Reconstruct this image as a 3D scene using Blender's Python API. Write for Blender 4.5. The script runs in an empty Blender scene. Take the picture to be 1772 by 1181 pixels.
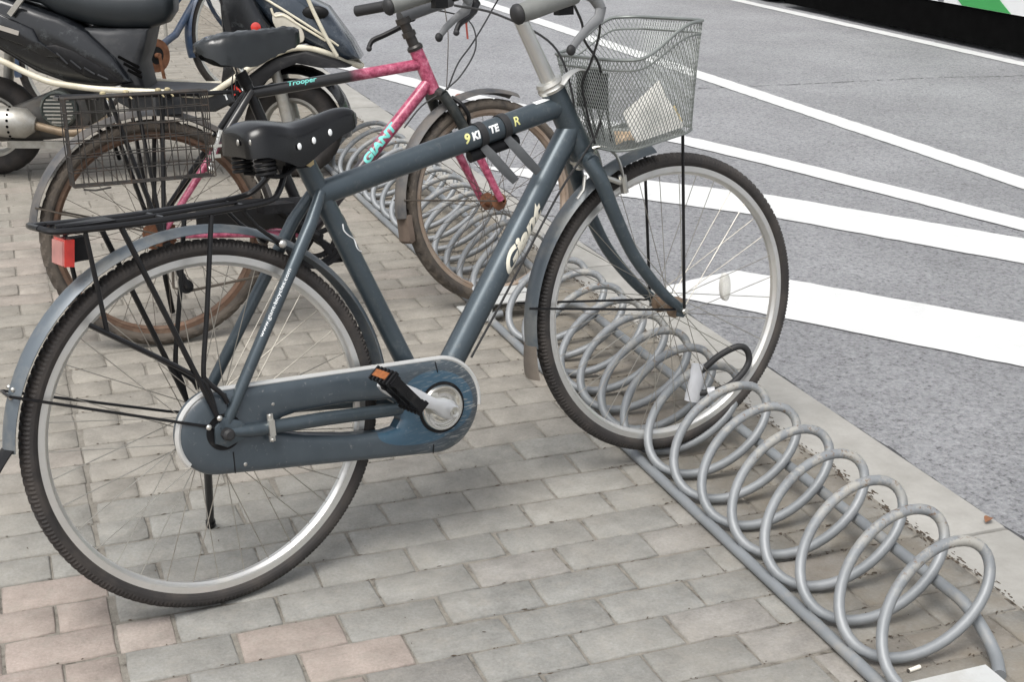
import bpy, bmesh, math, random
from mathutils import Vector as V, Matrix as MX
random.seed(7)
R_ = math.radians
scn = bpy.context.scene
COL = scn.collection

# ------------------------------------------------------------------ camera
cam = bpy.data.cameras.new('camera'); camo = bpy.data.objects.new('camera', cam); COL.objects.link(camo)
cam.sensor_width = 36; cam.lens = 2366.086/1772*36; cam.clip_end = 500; cam.clip_start = .05
camo.location = (-.96911, -2.69332, 1.36774)
camo.rotation_euler = (1.215949, -.013848, -.359067)
scn.camera = camo
# ------------------------------------------------------------------ sky and sun (bright overcast)
SUN_EL, SUN_AZ = R_(62), R_(-140)       # azimuth: direction the light comes from, measured from +X
w = bpy.data.worlds.new('World'); scn.world = w; w.use_nodes = True
nt = w.node_tree; bg = nt.nodes['Background']
sky = nt.nodes.new('ShaderNodeTexSky'); sky.sky_type = 'NISHITA'; sky.sun_disc = False
sky.sun_elevation = SUN_EL; sky.sun_rotation = R_(90)-SUN_AZ
sky.air_density = 1.0; sky.dust_density = 4.0; sky.ozone_density = 1.0
hs = nt.nodes.new('ShaderNodeHueSaturation'); hs.inputs['Saturation'].default_value = .22
nt.links.new(sky.outputs[0], hs.inputs['Color']); nt.links.new(hs.outputs[0], bg.inputs[0])
bg.inputs[1].default_value = .15
sun = bpy.data.lights.new('sun', 'SUN'); sun.energy = 1.4; sun.angle = R_(30); sun.color = (1, .965, .91)
suno = bpy.data.objects.new('sun', sun); COL.objects.link(suno)
sd = V((math.cos(SUN_EL)*math.cos(SUN_AZ), math.cos(SUN_EL)*math.sin(SUN_AZ), math.sin(SUN_EL)))
suno.rotation_euler = sd.to_track_quat('Z', 'Y').to_euler(); suno.location = sd*20
vs = scn.view_settings; vs.view_transform = 'Standard'; vs.look = 'None'; vs.gamma = 1; vs.use_curve_mapping = False
vs.exposure = .52

# ------------------------------------------------------------------ helpers
class MB:
    def __init__(s): s.v = []; s.f = []
    def add(s, vs, fs):
        n = len(s.v); s.v += [tuple(x) for x in vs]; s.f += [tuple(i+n for i in f) for f in fs]; return s
    def box(s, c, d, m=None):
        c = V(c); x, y, z = d[0]/2, d[1]/2, d[2]/2
        vs = [V((i*x, j*y, k*z)) for i in (-1, 1) for j in (-1, 1) for k in (-1, 1)]
        if m is not None: vs = [m @ q for q in vs]
        return s.add([q+c for q in vs], [(0,1,3,2),(4,6,7,5),(0,4,5,1),(2,3,7,6),(0,2,6,4),(1,5,7,3)])
    def tube(s, pts, r, n=8, caps=True, closed=False, flat=1.0, flatdir=None):
        pts = [V(q) for q in pts]; k = len(pts)
        rs = r if isinstance(r, (list, tuple)) else [r]*k
        tg = []
        for i in range(k):
            a = pts[(i-1) % k] if (closed or i > 0) else pts[i]
            b = pts[(i+1) % k] if (closed or i < k-1) else pts[i]
            t = b-a; tg.append(t.normalized() if t.length > 1e-9 else V((0,0,1)))
        ref = V(flatdir) if flatdir is not None else (V((0,0,1)) if abs(tg[0].z) < .9 else V((0,1,0)))
        u = (ref-tg[0]*ref.dot(tg[0])).normalized(); base = len(s.v)
        for i in range(k):
            if flatdir is not None: u = V(flatdir)
            u = (u-tg[i]*u.dot(tg[i])).normalized(); w_ = tg[i].cross(u)
            for j in range(n):
                a = 2*math.pi*j/n
                s.v.append(tuple(pts[i]+u*(rs[i]*math.cos(a)*flat)+w_*(rs[i]*math.sin(a))))
        for i in range(k if closed else k-1):
            for j in range(n):
                a = base+i*n+j; b = base+i*n+(j+1) % n; i2 = (i+1) % k
                s.f.append((a, b, base+i2*n+(j+1) % n, base+i2*n+j))
        if caps and not closed:
            s.f.append(tuple(base+j for j in reversed(range(n)))); s.f.append(tuple(base+(k-1)*n+j for j in range(n)))
        return s
    def revolve(s, c, axis, prof, n=48, a0=0, a1=2*math.pi, mod=None, closedprof=True, ref=None):
        # prof: (radius, offset along axis)
        c = V(c); ax = V(axis).normalized()
        u = V(ref) if ref is not None else (V((1,0,0)) if abs(ax.x) < .9 else V((0,0,1)))
        u = (u-ax*u.dot(ax)).normalized(); w_ = ax.cross(u)
        full = abs(a1-a0-2*math.pi) < 1e-6; m = n if full else n+1; k = len(prof); base = len(s.v)
        for i in range(m):
            a = a0+(a1-a0)*i/n
            for j, (r, o) in enumerate(prof):
                rr = r+(mod(i, j) if mod else 0)
                s.v.append(tuple(c+(u*math.cos(a)+w_*math.sin(a))*rr+ax*o))
        for i in range(n):
            i2 = (i+1) % m
            for j in range(k if closedprof else k-1):
                j2 = (j+1) % k
                s.f.append((base+i*k+j, base+i2*k+j, base+i2*k+j2, base+i*k+j2))
        if not full and closedprof:
            s.f.append(tuple(base+j for j in range(k))); s.f.append(tuple(base+n*k+j for j in reversed(range(k))))
        return s
    def loft(s, rings, caps=True, closed=True):
        k = len(rings[0]); base = len(s.v)
        for r in rings: s.v += [tuple(q) for q in r]
        for i in range(len(rings)-1):
            for j in range(k if closed else k-1):
                a = base+i*k+j; b = base+i*k+(j+1) % k
                s.f.append((a, b, b+k, a+k))
        if caps:
            s.f.append(tuple(base+j for j in reversed(range(k)))); s.f.append(tuple(base+(len(rings)-1)*k+j for j in range(k)))
        return s
    def slab(s, poly, b0, b1, e=.004):
        # polygon in the (a, c) plane extruded along b with eased edges
        n = len(poly); ca = sum(p[0] for p in poly)/n; cc = sum(p[1] for p in poly)/n
        def ring(b, ins):
            out = []
            for a, c in poly:
                d = V((ca-a, cc-c)); l = d.length or 1; d = d/l*min(ins, l*.8); out.append((a+d.x, b, c+d.y))
            return out
        return s.loft([ring(b0, e), ring(b0+e*.3, e*.3), ring(b0+e, 0), ring(b1-e, 0), ring(b1-e*.3, e*.3), ring(b1, e)])
    def ball(s, c, r, n=10, m=6, sc=(1,1,1)):
        c = V(c); base = len(s.v)
        for i in range(m+1):
            t = math.pi*i/m
            for j in range(n):
                p = 2*math.pi*j/n
                s.v.append((c.x+r*sc[0]*math.sin(t)*math.cos(p), c.y+r*sc[1]*math.sin(t)*math.sin(p), c.z+r*sc[2]*math.cos(t)))
        for i in range(m):
            for j in range(n): s.f.append((base+i*n+j, base+(i+1)*n+j, base+(i+1)*n+(j+1) % n, base+i*n+(j+1) % n))
        return s
    def mesh(s, name, mat, smooth=40):
        me = bpy.data.meshes.new(name); me.from_pydata(s.v, [], s.f)
        bm = bmesh.new(); bm.from_mesh(me); bmesh.ops.remove_doubles(bm, verts=bm.verts, dist=1e-6)
        bmesh.ops.recalc_face_normals(bm, faces=bm.faces); bm.to_mesh(me); bm.free()
        if mat: me.materials.append(mat)
        if smooth:
            for p in me.polygons: p.use_smooth = True
            me.set_sharp_from_angle(angle=R_(smooth))
        return me
    def build(s, name, mat, parent=None, mx=None, smooth=40):
        return link(name, s.mesh(name, mat, smooth), parent, mx)
def link(name, data, parent=None, mx=None):
    o = bpy.data.objects.new(name, data); COL.objects.link(o)
    if parent is not None: o.parent = parent
    if mx is not None: o.matrix_basis = mx
    return o
def tag(o, label=None, cat=None, group=None, kind=None):
    for k, x in (('label', label), ('category', cat), ('group', group), ('kind', kind)):
        if x: o[k] = x
    return o
def thing(name, label, cat, mx=None, group=None):
    return tag(link(name, None, None, mx), label, cat, group)
def frame_mx(x, y, psi, phi):
    f = V((math.cos(psi), math.sin(psi), 0)); l = V((-math.sin(psi), math.cos(psi), 0)); z = V((0,0,1))
    u = z*math.cos(phi)+l*math.sin(phi); la = l*math.cos(phi)-z*math.sin(phi)
    m = MX.Identity(4)
    for i in range(3): m[i][0] = f[i]; m[i][1] = la[i]; m[i][2] = u[i]
    m[0][3] = x; m[1][3] = y
    return m
def axis_rot(p, ax, t):
    return MX.Translation(V(p)) @ MX.Rotation(t, 4, V(ax)) @ MX.Translation(-V(p))
def curve_pts(ctrl, n=8):
    # Catmull-Rom through control points
    c = [V(q) for q in ctrl]; c = [c[0]*2-c[1]]+c+[c[-1]*2-c[-2]]; out = []
    for i in range(1, len(c)-2):
        for k in range(n):
            t = k/n; a, b, d, e = c[i-1], c[i], c[i+1], c[i+2]
            out.append(.5*((2*b)+(d-a)*t+(2*a-5*b+4*d-e)*t*t+(3*b-a-3*d+e)*t**3))
    out.append(c[-2]); return out
def lerp(a, b, t): return a+(b-a)*t

# ------------------------------------------------------------------ materials
def nodes(name):
    m = bpy.data.materials.new(name); m.use_nodes = True; t = m.node_tree
    return m, t, t.nodes['Principled BSDF']
def N(t, typ, **kw):
    n = t.nodes.new(typ)
    for k, x in kw.items():
        if k in n.inputs: n.inputs[k].default_value = x
        else: setattr(n, k, x)
    return n
def noise(t, vec, scale, detail=4, rough=.55):
    n = N(t, 'ShaderNodeTexNoise'); n.inputs['Scale'].default_value = scale; n.inputs['Detail'].default_value = detail
    n.inputs['Roughness'].default_value = rough; t.links.new(vec, n.inputs['Vector']); return n.outputs['Fac']
def ramp(t, fac, stops):
    r = N(t, 'ShaderNodeValToRGB'); e = r.color_ramp.elements
    e[0].position, e[0].color = stops[0][0], (*stops[0][1], 1); e[1].position, e[1].color = stops[-1][0], (*stops[-1][1], 1)
    for p, c in stops[1:-1]: q = e.new(p); q.color = (*c, 1)
    t.links.new(fac, r.inputs[0]); return r.outputs[0]
def mixc(t, fac, a, b, mode='MIX'):
    m = N(t, 'ShaderNodeMix', data_type='RGBA', blend_type=mode)
    for sock, x in ((m.inputs[0], fac), (m.inputs[6], a), (m.inputs[7], b)):
        if isinstance(x, (tuple, list)): sock.default_value = (*x, 1) if len(x) == 3 else x
        elif isinstance(x, (int, float)): sock.default_value = x
        else: t.links.new(x, sock)
    return m.outputs[2]
def pos(t, world=False):
    if world: return N(t, 'ShaderNodeNewGeometry').outputs['Position']
    return N(t, 'ShaderNodeTexCoord').outputs['Object']
def bump(t, b, h, strength, dist=.002, prev=None):
    n = N(t, 'ShaderNodeBump'); n.inputs['Strength'].default_value = strength; n.inputs['Distance'].default_value = dist
    t.links.new(h, n.inputs['Height'])
    if prev: t.links.new(prev, n.inputs['Normal'])
    t.links.new(n.outputs[0], b.inputs['Normal']); return n.outputs[0]
W1, W0 = (1,1,1), (0,0,0)
def mat(name, col, rough=.5, metal=0, var=.12, scale=25, coat=0, dust=0, dcol=(.30,.27,.22), dscale=18, dpos=.55, bmp=0, bscale=200, rvar=.15, spec=None, trans=0):
    m, t, b = nodes(name); p = pos(t)
    c = ramp(t, noise(t, p, scale), [(.3, tuple(x*(1-var) for x in col)), (.7, tuple(min(1, x*(1+var)) for x in col))])
    if dust:
        d = ramp(t, noise(t, p, dscale, 8, .7), [(dpos-.06, W0), (dpos+.12, (dust,)*3)])
        c = mixc(t, d, c, dcol)
        rr = N(t, 'ShaderNodeMapRange'); t.links.new(d, rr.inputs[0]); rr.inputs[3].default_value = rough; rr.inputs[4].default_value = min(1, rough+.4)
        t.links.new(rr.outputs[0], b.inputs['Roughness'])
    else:
        rr = N(t, 'ShaderNodeMapRange'); t.links.new(noise(t, p, scale*3), rr.inputs[0])
        rr.inputs[3].default_value = max(.02, rough*(1-rvar)); rr.inputs[4].default_value = min(1, rough*(1+rvar)); t.links.new(rr.outputs[0], b.inputs['Roughness'])
    t.links.new(c, b.inputs['Base Color']); b.inputs['Metallic'].default_value = metal
    b.inputs['Coat Weight'].default_value = coat; b.inputs['Coat Roughness'].default_value = .15
    if spec is not None: b.inputs['Specular IOR Level'].default_value = spec
    if trans: b.inputs['Transmission Weight'].default_value = trans
    if bmp: bump(t, b, noise(t, p, bscale), bmp, .001)
    return m
slate = mat('slate_paint', (.062,.081,.095), .38, .45, .10, 14, coat=.2, dust=.35, dcol=(.21,.215,.21), dscale=75, dpos=.61)
slate_l = mat('slate_guard', (.100,.120,.138), .38, .2, .06, 12, coat=.1, dust=.45, dcol=(.28,.27,.24), dscale=9, dpos=.52)
silver = mat('dull_silver', (.62,.61,.57), .32, .9, .1, 15, dust=.3, dcol=(.35,.32,.26), dscale=25)
rimsil = mat('rim_alloy', (.74,.735,.71), .30, .8, .08, 10, dust=.4, dcol=(.58,.55,.49), dscale=14, dpos=.55)
chrome = mat('chrome', (.80,.78,.72), .10, 1, .06, 30, dust=.35, dcol=(.5,.46,.36), dscale=22, dpos=.56)
spokem = mat('spoke_steel', (.36,.34,.30), .38, .8, .25, 20)
spoked = mat('spoke_dark', (.10,.085,.07), .55, .5, .3, 20)
rubber = mat('tyre_rubber', (.028,.025,.024), .72, 0, .15, 30, dust=.4, dcol=(.085,.072,.062), dscale=14, dpos=.5)
rubberb = mat('tyre_brown', (.045,.039,.034), .8, 0, .15, 30, dust=.6, dcol=(.125,.102,.080), dscale=12, dpos=.42)
rimbrown = mat('rim_rust', (.125,.072,.046), .65, .15, .3, 18, dust=.5, dcol=(.22,.16,.115), dscale=30)
rimgrey = mat('rim_dirty', (.33,.27,.22), .55, .35, .15, 18, dust=.6, dcol=(.27,.19,.13), dscale=14, dpos=.45)
black = mat('black_enamel', (.009,.009,.010), .30, 0, .15, 30, coat=.1, dust=.15, dcol=(.09,.085,.08), dscale=50, dpos=.64, spec=.3)
blackp = mat('black_plastic', (.010,.010,.011), .45, 0, .15, 40, dust=.25, dcol=(.09,.082,.07), dscale=40, dpos=.62, spec=.2)
leather = mat('saddle_vinyl', (.003,.003,.0035), .24, 0, .1, 60, spec=.5)
wrap = mat('plastic_wrap', (.009,.011,.012), .20, 0, .2, 30, coat=.2, bmp=.6, bscale=45)
grey_grip = mat('grip_grey', (.17,.175,.165), .6, 0, .1, 30, bmp=.1)
grey_pl = mat('grey_plastic', (.19,.195,.20), .45, 0, .1, 30)
stemsil = mat('stem_alloy', (.58,.58,.56), .34, .75, .08, 14, dust=.3, dcol=(.48,.45,.36), dscale=12, dpos=.52)
red = mat('red_lens', (.55,.035,.025), .25, 0, .15, 40, coat=.5)
redpale = mat('faded_red_lens', (.50,.22,.20), .3, 0, .15, 40)
orange = mat('orange_lens', (.27,.085,.02), .4, 0, .35, 120, dust=.4, dcol=(.16,.10,.06))
cream = mat('cream_decal', (.78,.74,.62), .5, 0, .08, 60)
white_d = mat('white_decal', (.80,.82,.82), .5, 0, .05, 60)
yellow_d = mat('yellow_decal', (.70,.68,.28), .5, 0, .08, 60)
teal_d = mat('teal_decal', (.16,.58,.52), .45, 0, .12, 80)
clearr = mat('clear_reflector', (.72,.71,.66), .25, 0, .1, 300, coat=.4)
rubber_b = mat('black_rubber', (.02,.02,.021), .6, 0, .1, 40)
strapm = mat('strap_grey', (.075,.08,.085), .6, 0, .1, 60)
pinkm = None
def pink_paint():
    m, t, b = nodes('pink_mottled_paint'); p = pos(t)
    n1 = noise(t, p, 55, 6, .7); n2 = noise(t, p, 170, 4, .6)
    c = ramp(t, n1, [(.36, (.20,.025,.060)), (.5, (.40,.070,.135)), (.62, (.50,.16,.235))])
    c = mixc(t, ramp(t, n2, [(.62, W0), (.72, W1)]), c, (.25,.05,.09)); t.links.new(c, b.inputs['Base Color'])
    b.inputs['Roughness'].default_value = .35; b.inputs['Coat Weight'].default_value = .3; return m
pinkm = pink_paint()
def pink_fade(name, dark, axis, lo, hi):
    # paint that runs from dark to mottled pink along the tube, as sprayed at the factory
    m, t, b = nodes(name); p = pos(t)
    c = ramp(t, noise(t, p, 55, 6, .7), [(.36, (.20,.025,.060)), (.5, (.40,.070,.135)), (.62, (.50,.16,.235))])
    sx = N(t, 'ShaderNodeSeparateXYZ'); t.links.new(p, sx.inputs[0])
    mr = N(t, 'ShaderNodeMapRange'); t.links.new(sx.outputs[axis], mr.inputs[0]); mr.inputs[1].default_value = lo; mr.inputs[2].default_value = hi
    c = mixc(t, mr.outputs[0], dark, c); t.links.new(c, b.inputs['Base Color'])
    b.inputs['Roughness'].default_value = .33; b.inputs['Coat Weight'].default_value = .3; return m
bluep = mat('blue_paint', (.030,.055,.105), .4, .1, .15, 15, coat=.1, dust=.5, dcol=(.11,.11,.12), dscale=15, dpos=.5)
rust = mat('rusty_steel', (.19,.085,.045), .75, .3, .35, 25, bmp=.2)
creamp = mat('cream_pipe', (.66,.62,.50), .4, 0, .08, 12, coat=.3, dust=.5, dcol=(.38,.33,.22), dscale=9, dpos=.52)
gloss = mat('gloss_black_body', (.007,.008,.010), .2, 0, .2, 9, coat=.3, dust=.3, dcol=(.13,.145,.15), dscale=26, dpos=.60)
glossb = mat('dark_blue_body', (.030,.042,.058), .22, .3, .15, 9, coat=.6, dust=.3, dcol=(.16,.17,.18), dscale=14, dpos=.55)
matteg = mat('charcoal_plastic', (.022,.024,.028), .55, 0, .1, 20, dust=.3, dcol=(.09,.09,.09), dscale=18, dpos=.52)
seatm = mat('seat_vinyl', (.020,.025,.029), .45, 0, .08, 20, bmp=.15, bscale=400)
alum = mat('cast_alloy', (.42,.41,.38), .45, .7, .12, 20, dust=.4, dcol=(.26,.23,.18), dscale=16, dpos=.5)
wire = mat('rusty_wire', (.040,.037,.034), .6, .3, .35, 16, dust=.4, dcol=(.15,.085,.05), dscale=22, dpos=.57)
meshm = mat('basket_mesh', (.235,.252,.240), .42, .55, .1, 20)
galv = mat('galvanised_tube', (.225,.240,.253), .48, .2, .10, 9, dust=.55, dcol=(.36,.33,.28), dscale=11, dpos=.57, bmp=.06, bscale=90)
galvc = None
def coil_mat():
    m, t, b = nodes('galvanised_coil'); p = pos(t)
    c = ramp(t, noise(t, p, 9), [(.3, (.195,.208,.218)), (.7, (.270,.282,.292))])
    # scuffed, flaking upper edges of the loops with rusty nicks
    sx = N(t, 'ShaderNodeSeparateXYZ'); t.links.new(p, sx.inputs[0])
    mr = N(t, 'ShaderNodeMapRange'); t.links.new(sx.outputs[2], mr.inputs[0]); mr.inputs[1].default_value = .12; mr.inputs[2].default_value = .185
    def mul(a, b_): n = N(t, 'ShaderNodeMath', operation='MULTIPLY'); t.links.new(a, n.inputs[0]); t.links.new(b_, n.inputs[1]); return n.outputs[0]
    f1 = mul(mr.outputs[0], ramp(t, noise(t, p, 28, 6, .7), [(.46, W0), (.57, W1)]))
    f2 = mul(mr.outputs[0], ramp(t, noise(t, p, 75, 6, .75), [(.57, W0), (.64, W1)]))
    c = mixc(t, f1, c, (.36,.35,.32)); c = mixc(t, f2, c, (.17,.11,.07))
    t.links.new(c, b.inputs['Base Color']); b.inputs['Metallic'].default_value = .2; b.inputs['Roughness'].default_value = .48
    bump(t, b, noise(t, p, 60, 5, .7), .12, .001); return m
galvc = coil_mat()
platem = mat('painted_plate', (.55,.56,.55), .45, .2, .06, 8, dust=.4, dcol=(.36,.34,.30), dscale=12, dpos=.52)
bolt_m = mat('bolt_steel', (.45,.44,.41), .35, .8, .1, 40)
paper = mat('paper', (.88,.86,.81), .8, 0, .06, 20)
papero = mat('orange_wrapper', (.62,.48,.34), .7, 0, .3, 40)
dark = mat('underbody_and_shade', (.004,.004,.004), .95, 0, .2, 10, spec=.02)  # near-black, deepened so the low bus panels stand in for shade
glass = mat('tinted_glass', (.02,.025,.028), .06, 0, .1, 3, coat=.3)
busw = mat('bus_white', (.72,.73,.73), .3, 0, .04, 3, coat=.4, dust=.3, dcol=(.45,.44,.42), dscale=3)
busg = mat('bus_green', (.035,.30,.07), .3, 0, .06, 3, coat=.4)
lockw = mat('lock_white', (.55,.56,.58), .4, 0, .06, 30, coat=.2)
leafm = mat('dry_leaf', (.22,.10,.05), .8, 0, .3, 60)
buttm = mat('cigarette_paper', (.75,.72,.64), .8, 0, .08, 60)
butto = mat('cigarette_filter', (.55,.42,.24), .8, 0, .15, 90)
twigm = mat('litter_bits', (.075,.055,.038), .9, 0, .4, 90)
def case_mat():
    m, t, b = nodes('chain_case_paint'); p = pos(t)
    base = ramp(t, noise(t, p, 16), [(.3, (.042,.056,.068)), (.7, (.060,.076,.090))])
    sx = N(t, 'ShaderNodeSeparateXYZ'); t.links.new(p, sx.inputs[0])
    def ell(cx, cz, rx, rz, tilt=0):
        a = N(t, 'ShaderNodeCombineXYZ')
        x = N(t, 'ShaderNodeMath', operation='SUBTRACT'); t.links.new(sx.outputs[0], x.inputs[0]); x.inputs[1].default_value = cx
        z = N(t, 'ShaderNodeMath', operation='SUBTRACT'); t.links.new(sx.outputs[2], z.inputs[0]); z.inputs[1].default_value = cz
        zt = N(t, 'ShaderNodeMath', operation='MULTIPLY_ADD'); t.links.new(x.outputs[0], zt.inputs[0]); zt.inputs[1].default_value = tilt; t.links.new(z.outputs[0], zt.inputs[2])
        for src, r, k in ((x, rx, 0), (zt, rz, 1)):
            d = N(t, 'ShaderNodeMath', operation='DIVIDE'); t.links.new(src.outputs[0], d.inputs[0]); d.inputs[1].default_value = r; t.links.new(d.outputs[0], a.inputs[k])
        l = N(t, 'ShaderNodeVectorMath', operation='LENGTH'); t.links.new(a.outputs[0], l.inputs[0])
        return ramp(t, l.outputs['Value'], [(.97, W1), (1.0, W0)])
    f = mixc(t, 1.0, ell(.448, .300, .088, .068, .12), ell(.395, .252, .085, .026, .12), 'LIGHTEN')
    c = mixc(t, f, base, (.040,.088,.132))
    # scratches along the lower front edge and a dusting overall
    st = N(t, 'ShaderNodeMapping'); st.inputs['Scale'].default_value = (30, 1, 260); st.inputs['Rotation'].default_value = (0, .6, 0); t.links.new(p, st.inputs[0])
    fz = N(t, 'ShaderNodeMapRange'); t.links.new(sx.outputs[0], fz.inputs[0]); fz.inputs[1].default_value = .36; fz.inputs[2].default_value = .54
    s1 = N(t, 'ShaderNodeMath', operation='MULTIPLY'); t.links.new(fz.outputs[0], s1.inputs[0])
    t.links.new(ramp(t, noise(t, st.outputs[0], 1.0, 5, .7), [(.53, W0), (.64, (.9,)*3)]), s1.inputs[1])
    c = mixc(t, s1.outputs[0], c, (.36,.36,.34))
    c = mixc(t, ramp(t, noise(t, p, 110, 6, .75), [(.62, W0), (.70, (.6,)*3)]), c, (.28,.28,.27))
    t.links.new(c, b.inputs['Base Color']); b.inputs['Roughness'].default_value = .33; b.inputs['Coat Weight'].default_value = .2
    return m
casem = case_mat()

# ------------------------------------------------------------------ ground materials
def paver_mat(name, attr):
    m, t, b = nodes(name); p = pos(t, True)
    if attr: a = N(t, 'ShaderNodeAttribute', attribute_name='tint').outputs['Color']
    else: a = N(t, 'ShaderNodeObjectInfo').outputs['Color']
    n1 = noise(t, p, 14, 8, .65); n2 = noise(t, p, 160, 5, .7); n3 = noise(t, p, 2.2, 4)
    c = mixc(t, 1.0, a, ramp(t, n1, [(.25, (.72,.71,.69)), (.75, (1.24,1.23,1.20))]), 'MULTIPLY')
    c = mixc(t, 1.0, c, ramp(t, n2, [(.28, (.80,.79,.77)), (.7, (1.12,1.12,1.12))]), 'MULTIPLY')
    c = mixc(t, ramp(t, n3, [(.40, W0), (.70, (.35,)*3)]), c, (.285,.258,.218))       # trodden-in sand
    c = mixc(t, ramp(t, noise(t, p, 26, 8, .75), [(.50, W0), (.68, (.45,)*3)]), c, (.300,.280,.245))
    sx = N(t, 'ShaderNodeSeparateXYZ'); t.links.new(p, sx.inputs[0])                      # dirt collected round the rack
    mr = N(t, 'ShaderNodeMapRange', interpolation_type='SMOOTHSTEP'); t.links.new(sx.outputs[0], mr.inputs[0]); mr.inputs[1].default_value = .22; mr.inputs[2].default_value = .50
    dm = N(t, 'ShaderNodeMath', operation='MULTIPLY'); t.links.new(mr.outputs[0], dm.inputs[0]); t.links.new(ramp(t, noise(t, p, 11, 8, .7), [(.36, (.12,)*3), (.66, (.85,)*3)]), dm.inputs[1])
    c = mixc(t, dm.outputs[0], c, (.185,.160,.126))
    c = mixc(t, ramp(t, noise(t, p, 45, 6, .8), [(.66, W0), (.76, (.5,)*3)]), c, (.16,.145,.12))
    c = mixc(t, ramp(t, noise(t, p, 330, 3, .6), [(.72, W0), (.76, (.7,)*3)]), c, (.62,.60,.56))
    t.links.new(c, b.inputs['Base Color']); b.inputs['Roughness'].default_value = .88; b.inputs['Specular IOR Level'].default_value = .25
    h = bump(t, b, n2, .35, .003); bump(t, b, n1, .55, .008, h)
    return m
paverm = paver_mat('concrete_paver', False); paverj = paver_mat('concrete_paver_far', True)
def sand_mat():
    m, t, b = nodes('joint_sand'); p = pos(t, True)
    c = ramp(t, noise(t, p, 30, 8, .75), [(.34, (.075,.066,.054)), (.46, (.185,.170,.145)), (.70, (.265,.248,.216))])
    t.links.new(c, b.inputs['Base Color']); b.inputs['Roughness'].default_value = .95
    bump(t, b, noise(t, p, 220, 5, .7), .6, .004); return m
sandm = sand_mat()
def asphalt_mat():
    m, t, b = nodes('asphalt'); p = pos(t, True)
    v = N(t, 'ShaderNodeTexVoronoi'); v.inputs['Scale'].default_value = 95; t.links.new(p, v.inputs['Vector'])
    n1 = noise(t, p, 70, 6, .75); n2 = noise(t, p, 1.3, 4); n3 = noise(t, p, 260, 3, .6)
    c = ramp(t, n1, [(.34, (.085,.087,.091)), (.44, (.270,.273,.283)), (.55, (.335,.338,.350)), (.70, (.45,.453,.465))])
    c = mixc(t, ramp(t, noise(t, p, 38, 7, .8), [(.55, W0), (.66, (.55,)*3)]), c, (.16,.16,.164))
    c = mixc(t, 1.0, c, ramp(t, n2, [(.3, (.84,.84,.845)), (.7, (1.12,1.12,1.125))]), 'MULTIPLY')
    c = mixc(t, ramp(t, n3, [(.70, W0), (.78, (.6,)*3)]), c, (.55,.55,.55))
    t.links.new(c, b.inputs['Base Color']); b.inputs['Roughness'].default_value = .62; b.inputs['Specular IOR Level'].default_value = .45
    h = bump(t, b, n1, 1.0, .014); bump(t, b, v.outputs['Distance'], .45, .006, h); return m
asphm = asphalt_mat()
def kerb_mat():
    m, t, b = nodes('kerb_concrete'); p = pos(t, True)
    c = ramp(t, noise(t, p, 7, 8, .7), [(.3, (.255,.248,.228)), (.7, (.355,.347,.325))])
    c = mixc(t, ramp(t, noise(t, p, 60, 6, .75), [(.6, W0), (.75, (.45,)*3)]), c, (.22,.205,.18))
    t.links.new(c, b.inputs['Base Color']); b.inputs['Roughness'].default_value = .88
    bump(t, b, noise(t, p, 150, 6, .7), .25, .003); return m
kerbm = kerb_mat()
def paint_mat():
    m, t, b = nodes('road_paint'); p = pos(t, True)
    c = ramp(t, noise(t, p, 18, 6, .7), [(.3, (.56,.568,.564)), (.7, (.66,.668,.664))])
    c = mixc(t, ramp(t, noise(t, p, 120, 6, .8), [(.60, W0), (.70, (.8,)*3)]), c, (.30,.30,.31))
    c = mixc(t, ramp(t, noise(t, p, 5, 7, .7), [(.52, W0), (.74, (.35,)*3)]), c, (.45,.45,.455))
    t.links.new(c, b.inputs['Base Color']); b.inputs['Roughness'].default_value = .7
    bump(t, b, noise(t, p, 70, 6, .75), .5, .006); return m
paintm = paint_mat()

# ------------------------------------------------------------------ ground: road, kerb, pavement
ROADZ = -.02; RK = (1.36774-ROADZ)/(1.36774+.10)
def RS(x, y): return (-.96911+(x+.96911)*RK, -2.69332+(y+2.69332)*RK)   # markings were read off a plane 8 cm lower
def sheet(name, pts, m, parent=None, sub=0):
    me = bpy.data.meshes.new(name); me.from_pydata(pts, [], [tuple(range(len(pts)))]); me.materials.append(m)
    return link(name, me, parent)
road = tag(sheet('road', [(.94,-60,ROADZ),(120,-60,ROADZ),(120,160,ROADZ),(.94,160,ROADZ)], asphm), kind='structure')
pavement = tag(sheet('pavement', [(-80,-60,-.0040),(.76,-60,-.0040),(.76,160,-.0040),(-80,160,-.0040)], sandm), kind='structure')
def marking(a, b, wdt, e0=None, e1=None):
    a, b = V(RS(*a)), V(RS(*b)); wdt *= RK; d = (b-a).normalized(); n = V((-d.y, d.x)); L = (b-a).length; k = max(4, int(L/.05)); up, lo = [], []
    for i in range(k+1):
        q = a+d*(L*i/k); j = lambda: random.uniform(-.004, .004)
        sh0 = 0 if e0 is None else e0*max(0, 1-i/k*L/.3); 
        up.append(q+n*(wdt/2+j())); lo.append(q-n*(wdt/2+j()))
    if e0 is not None: up[0] += d*e0; lo[0] -= d*e0*0
    if e1 is not None: up[-1] += d*e1
    mb = MB(); z = ROADZ+.004
    vs = [(q.x, q.y, z) for q in up]+[(q.x, q.y, z) for q in lo]; m_ = k+1
    mb.add(vs, [(i, i+1, m_+i+1, m_+i) for i in range(k)])
    return mb.build('road_marking', paintm, road, smooth=0)
marking((5.73, 60), (5.92, -40), .13)
marking((3.32, 22), (3.52, -30), .155)
marking((.15, 9.4), (1.48, 5.62), .17); 
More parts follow.
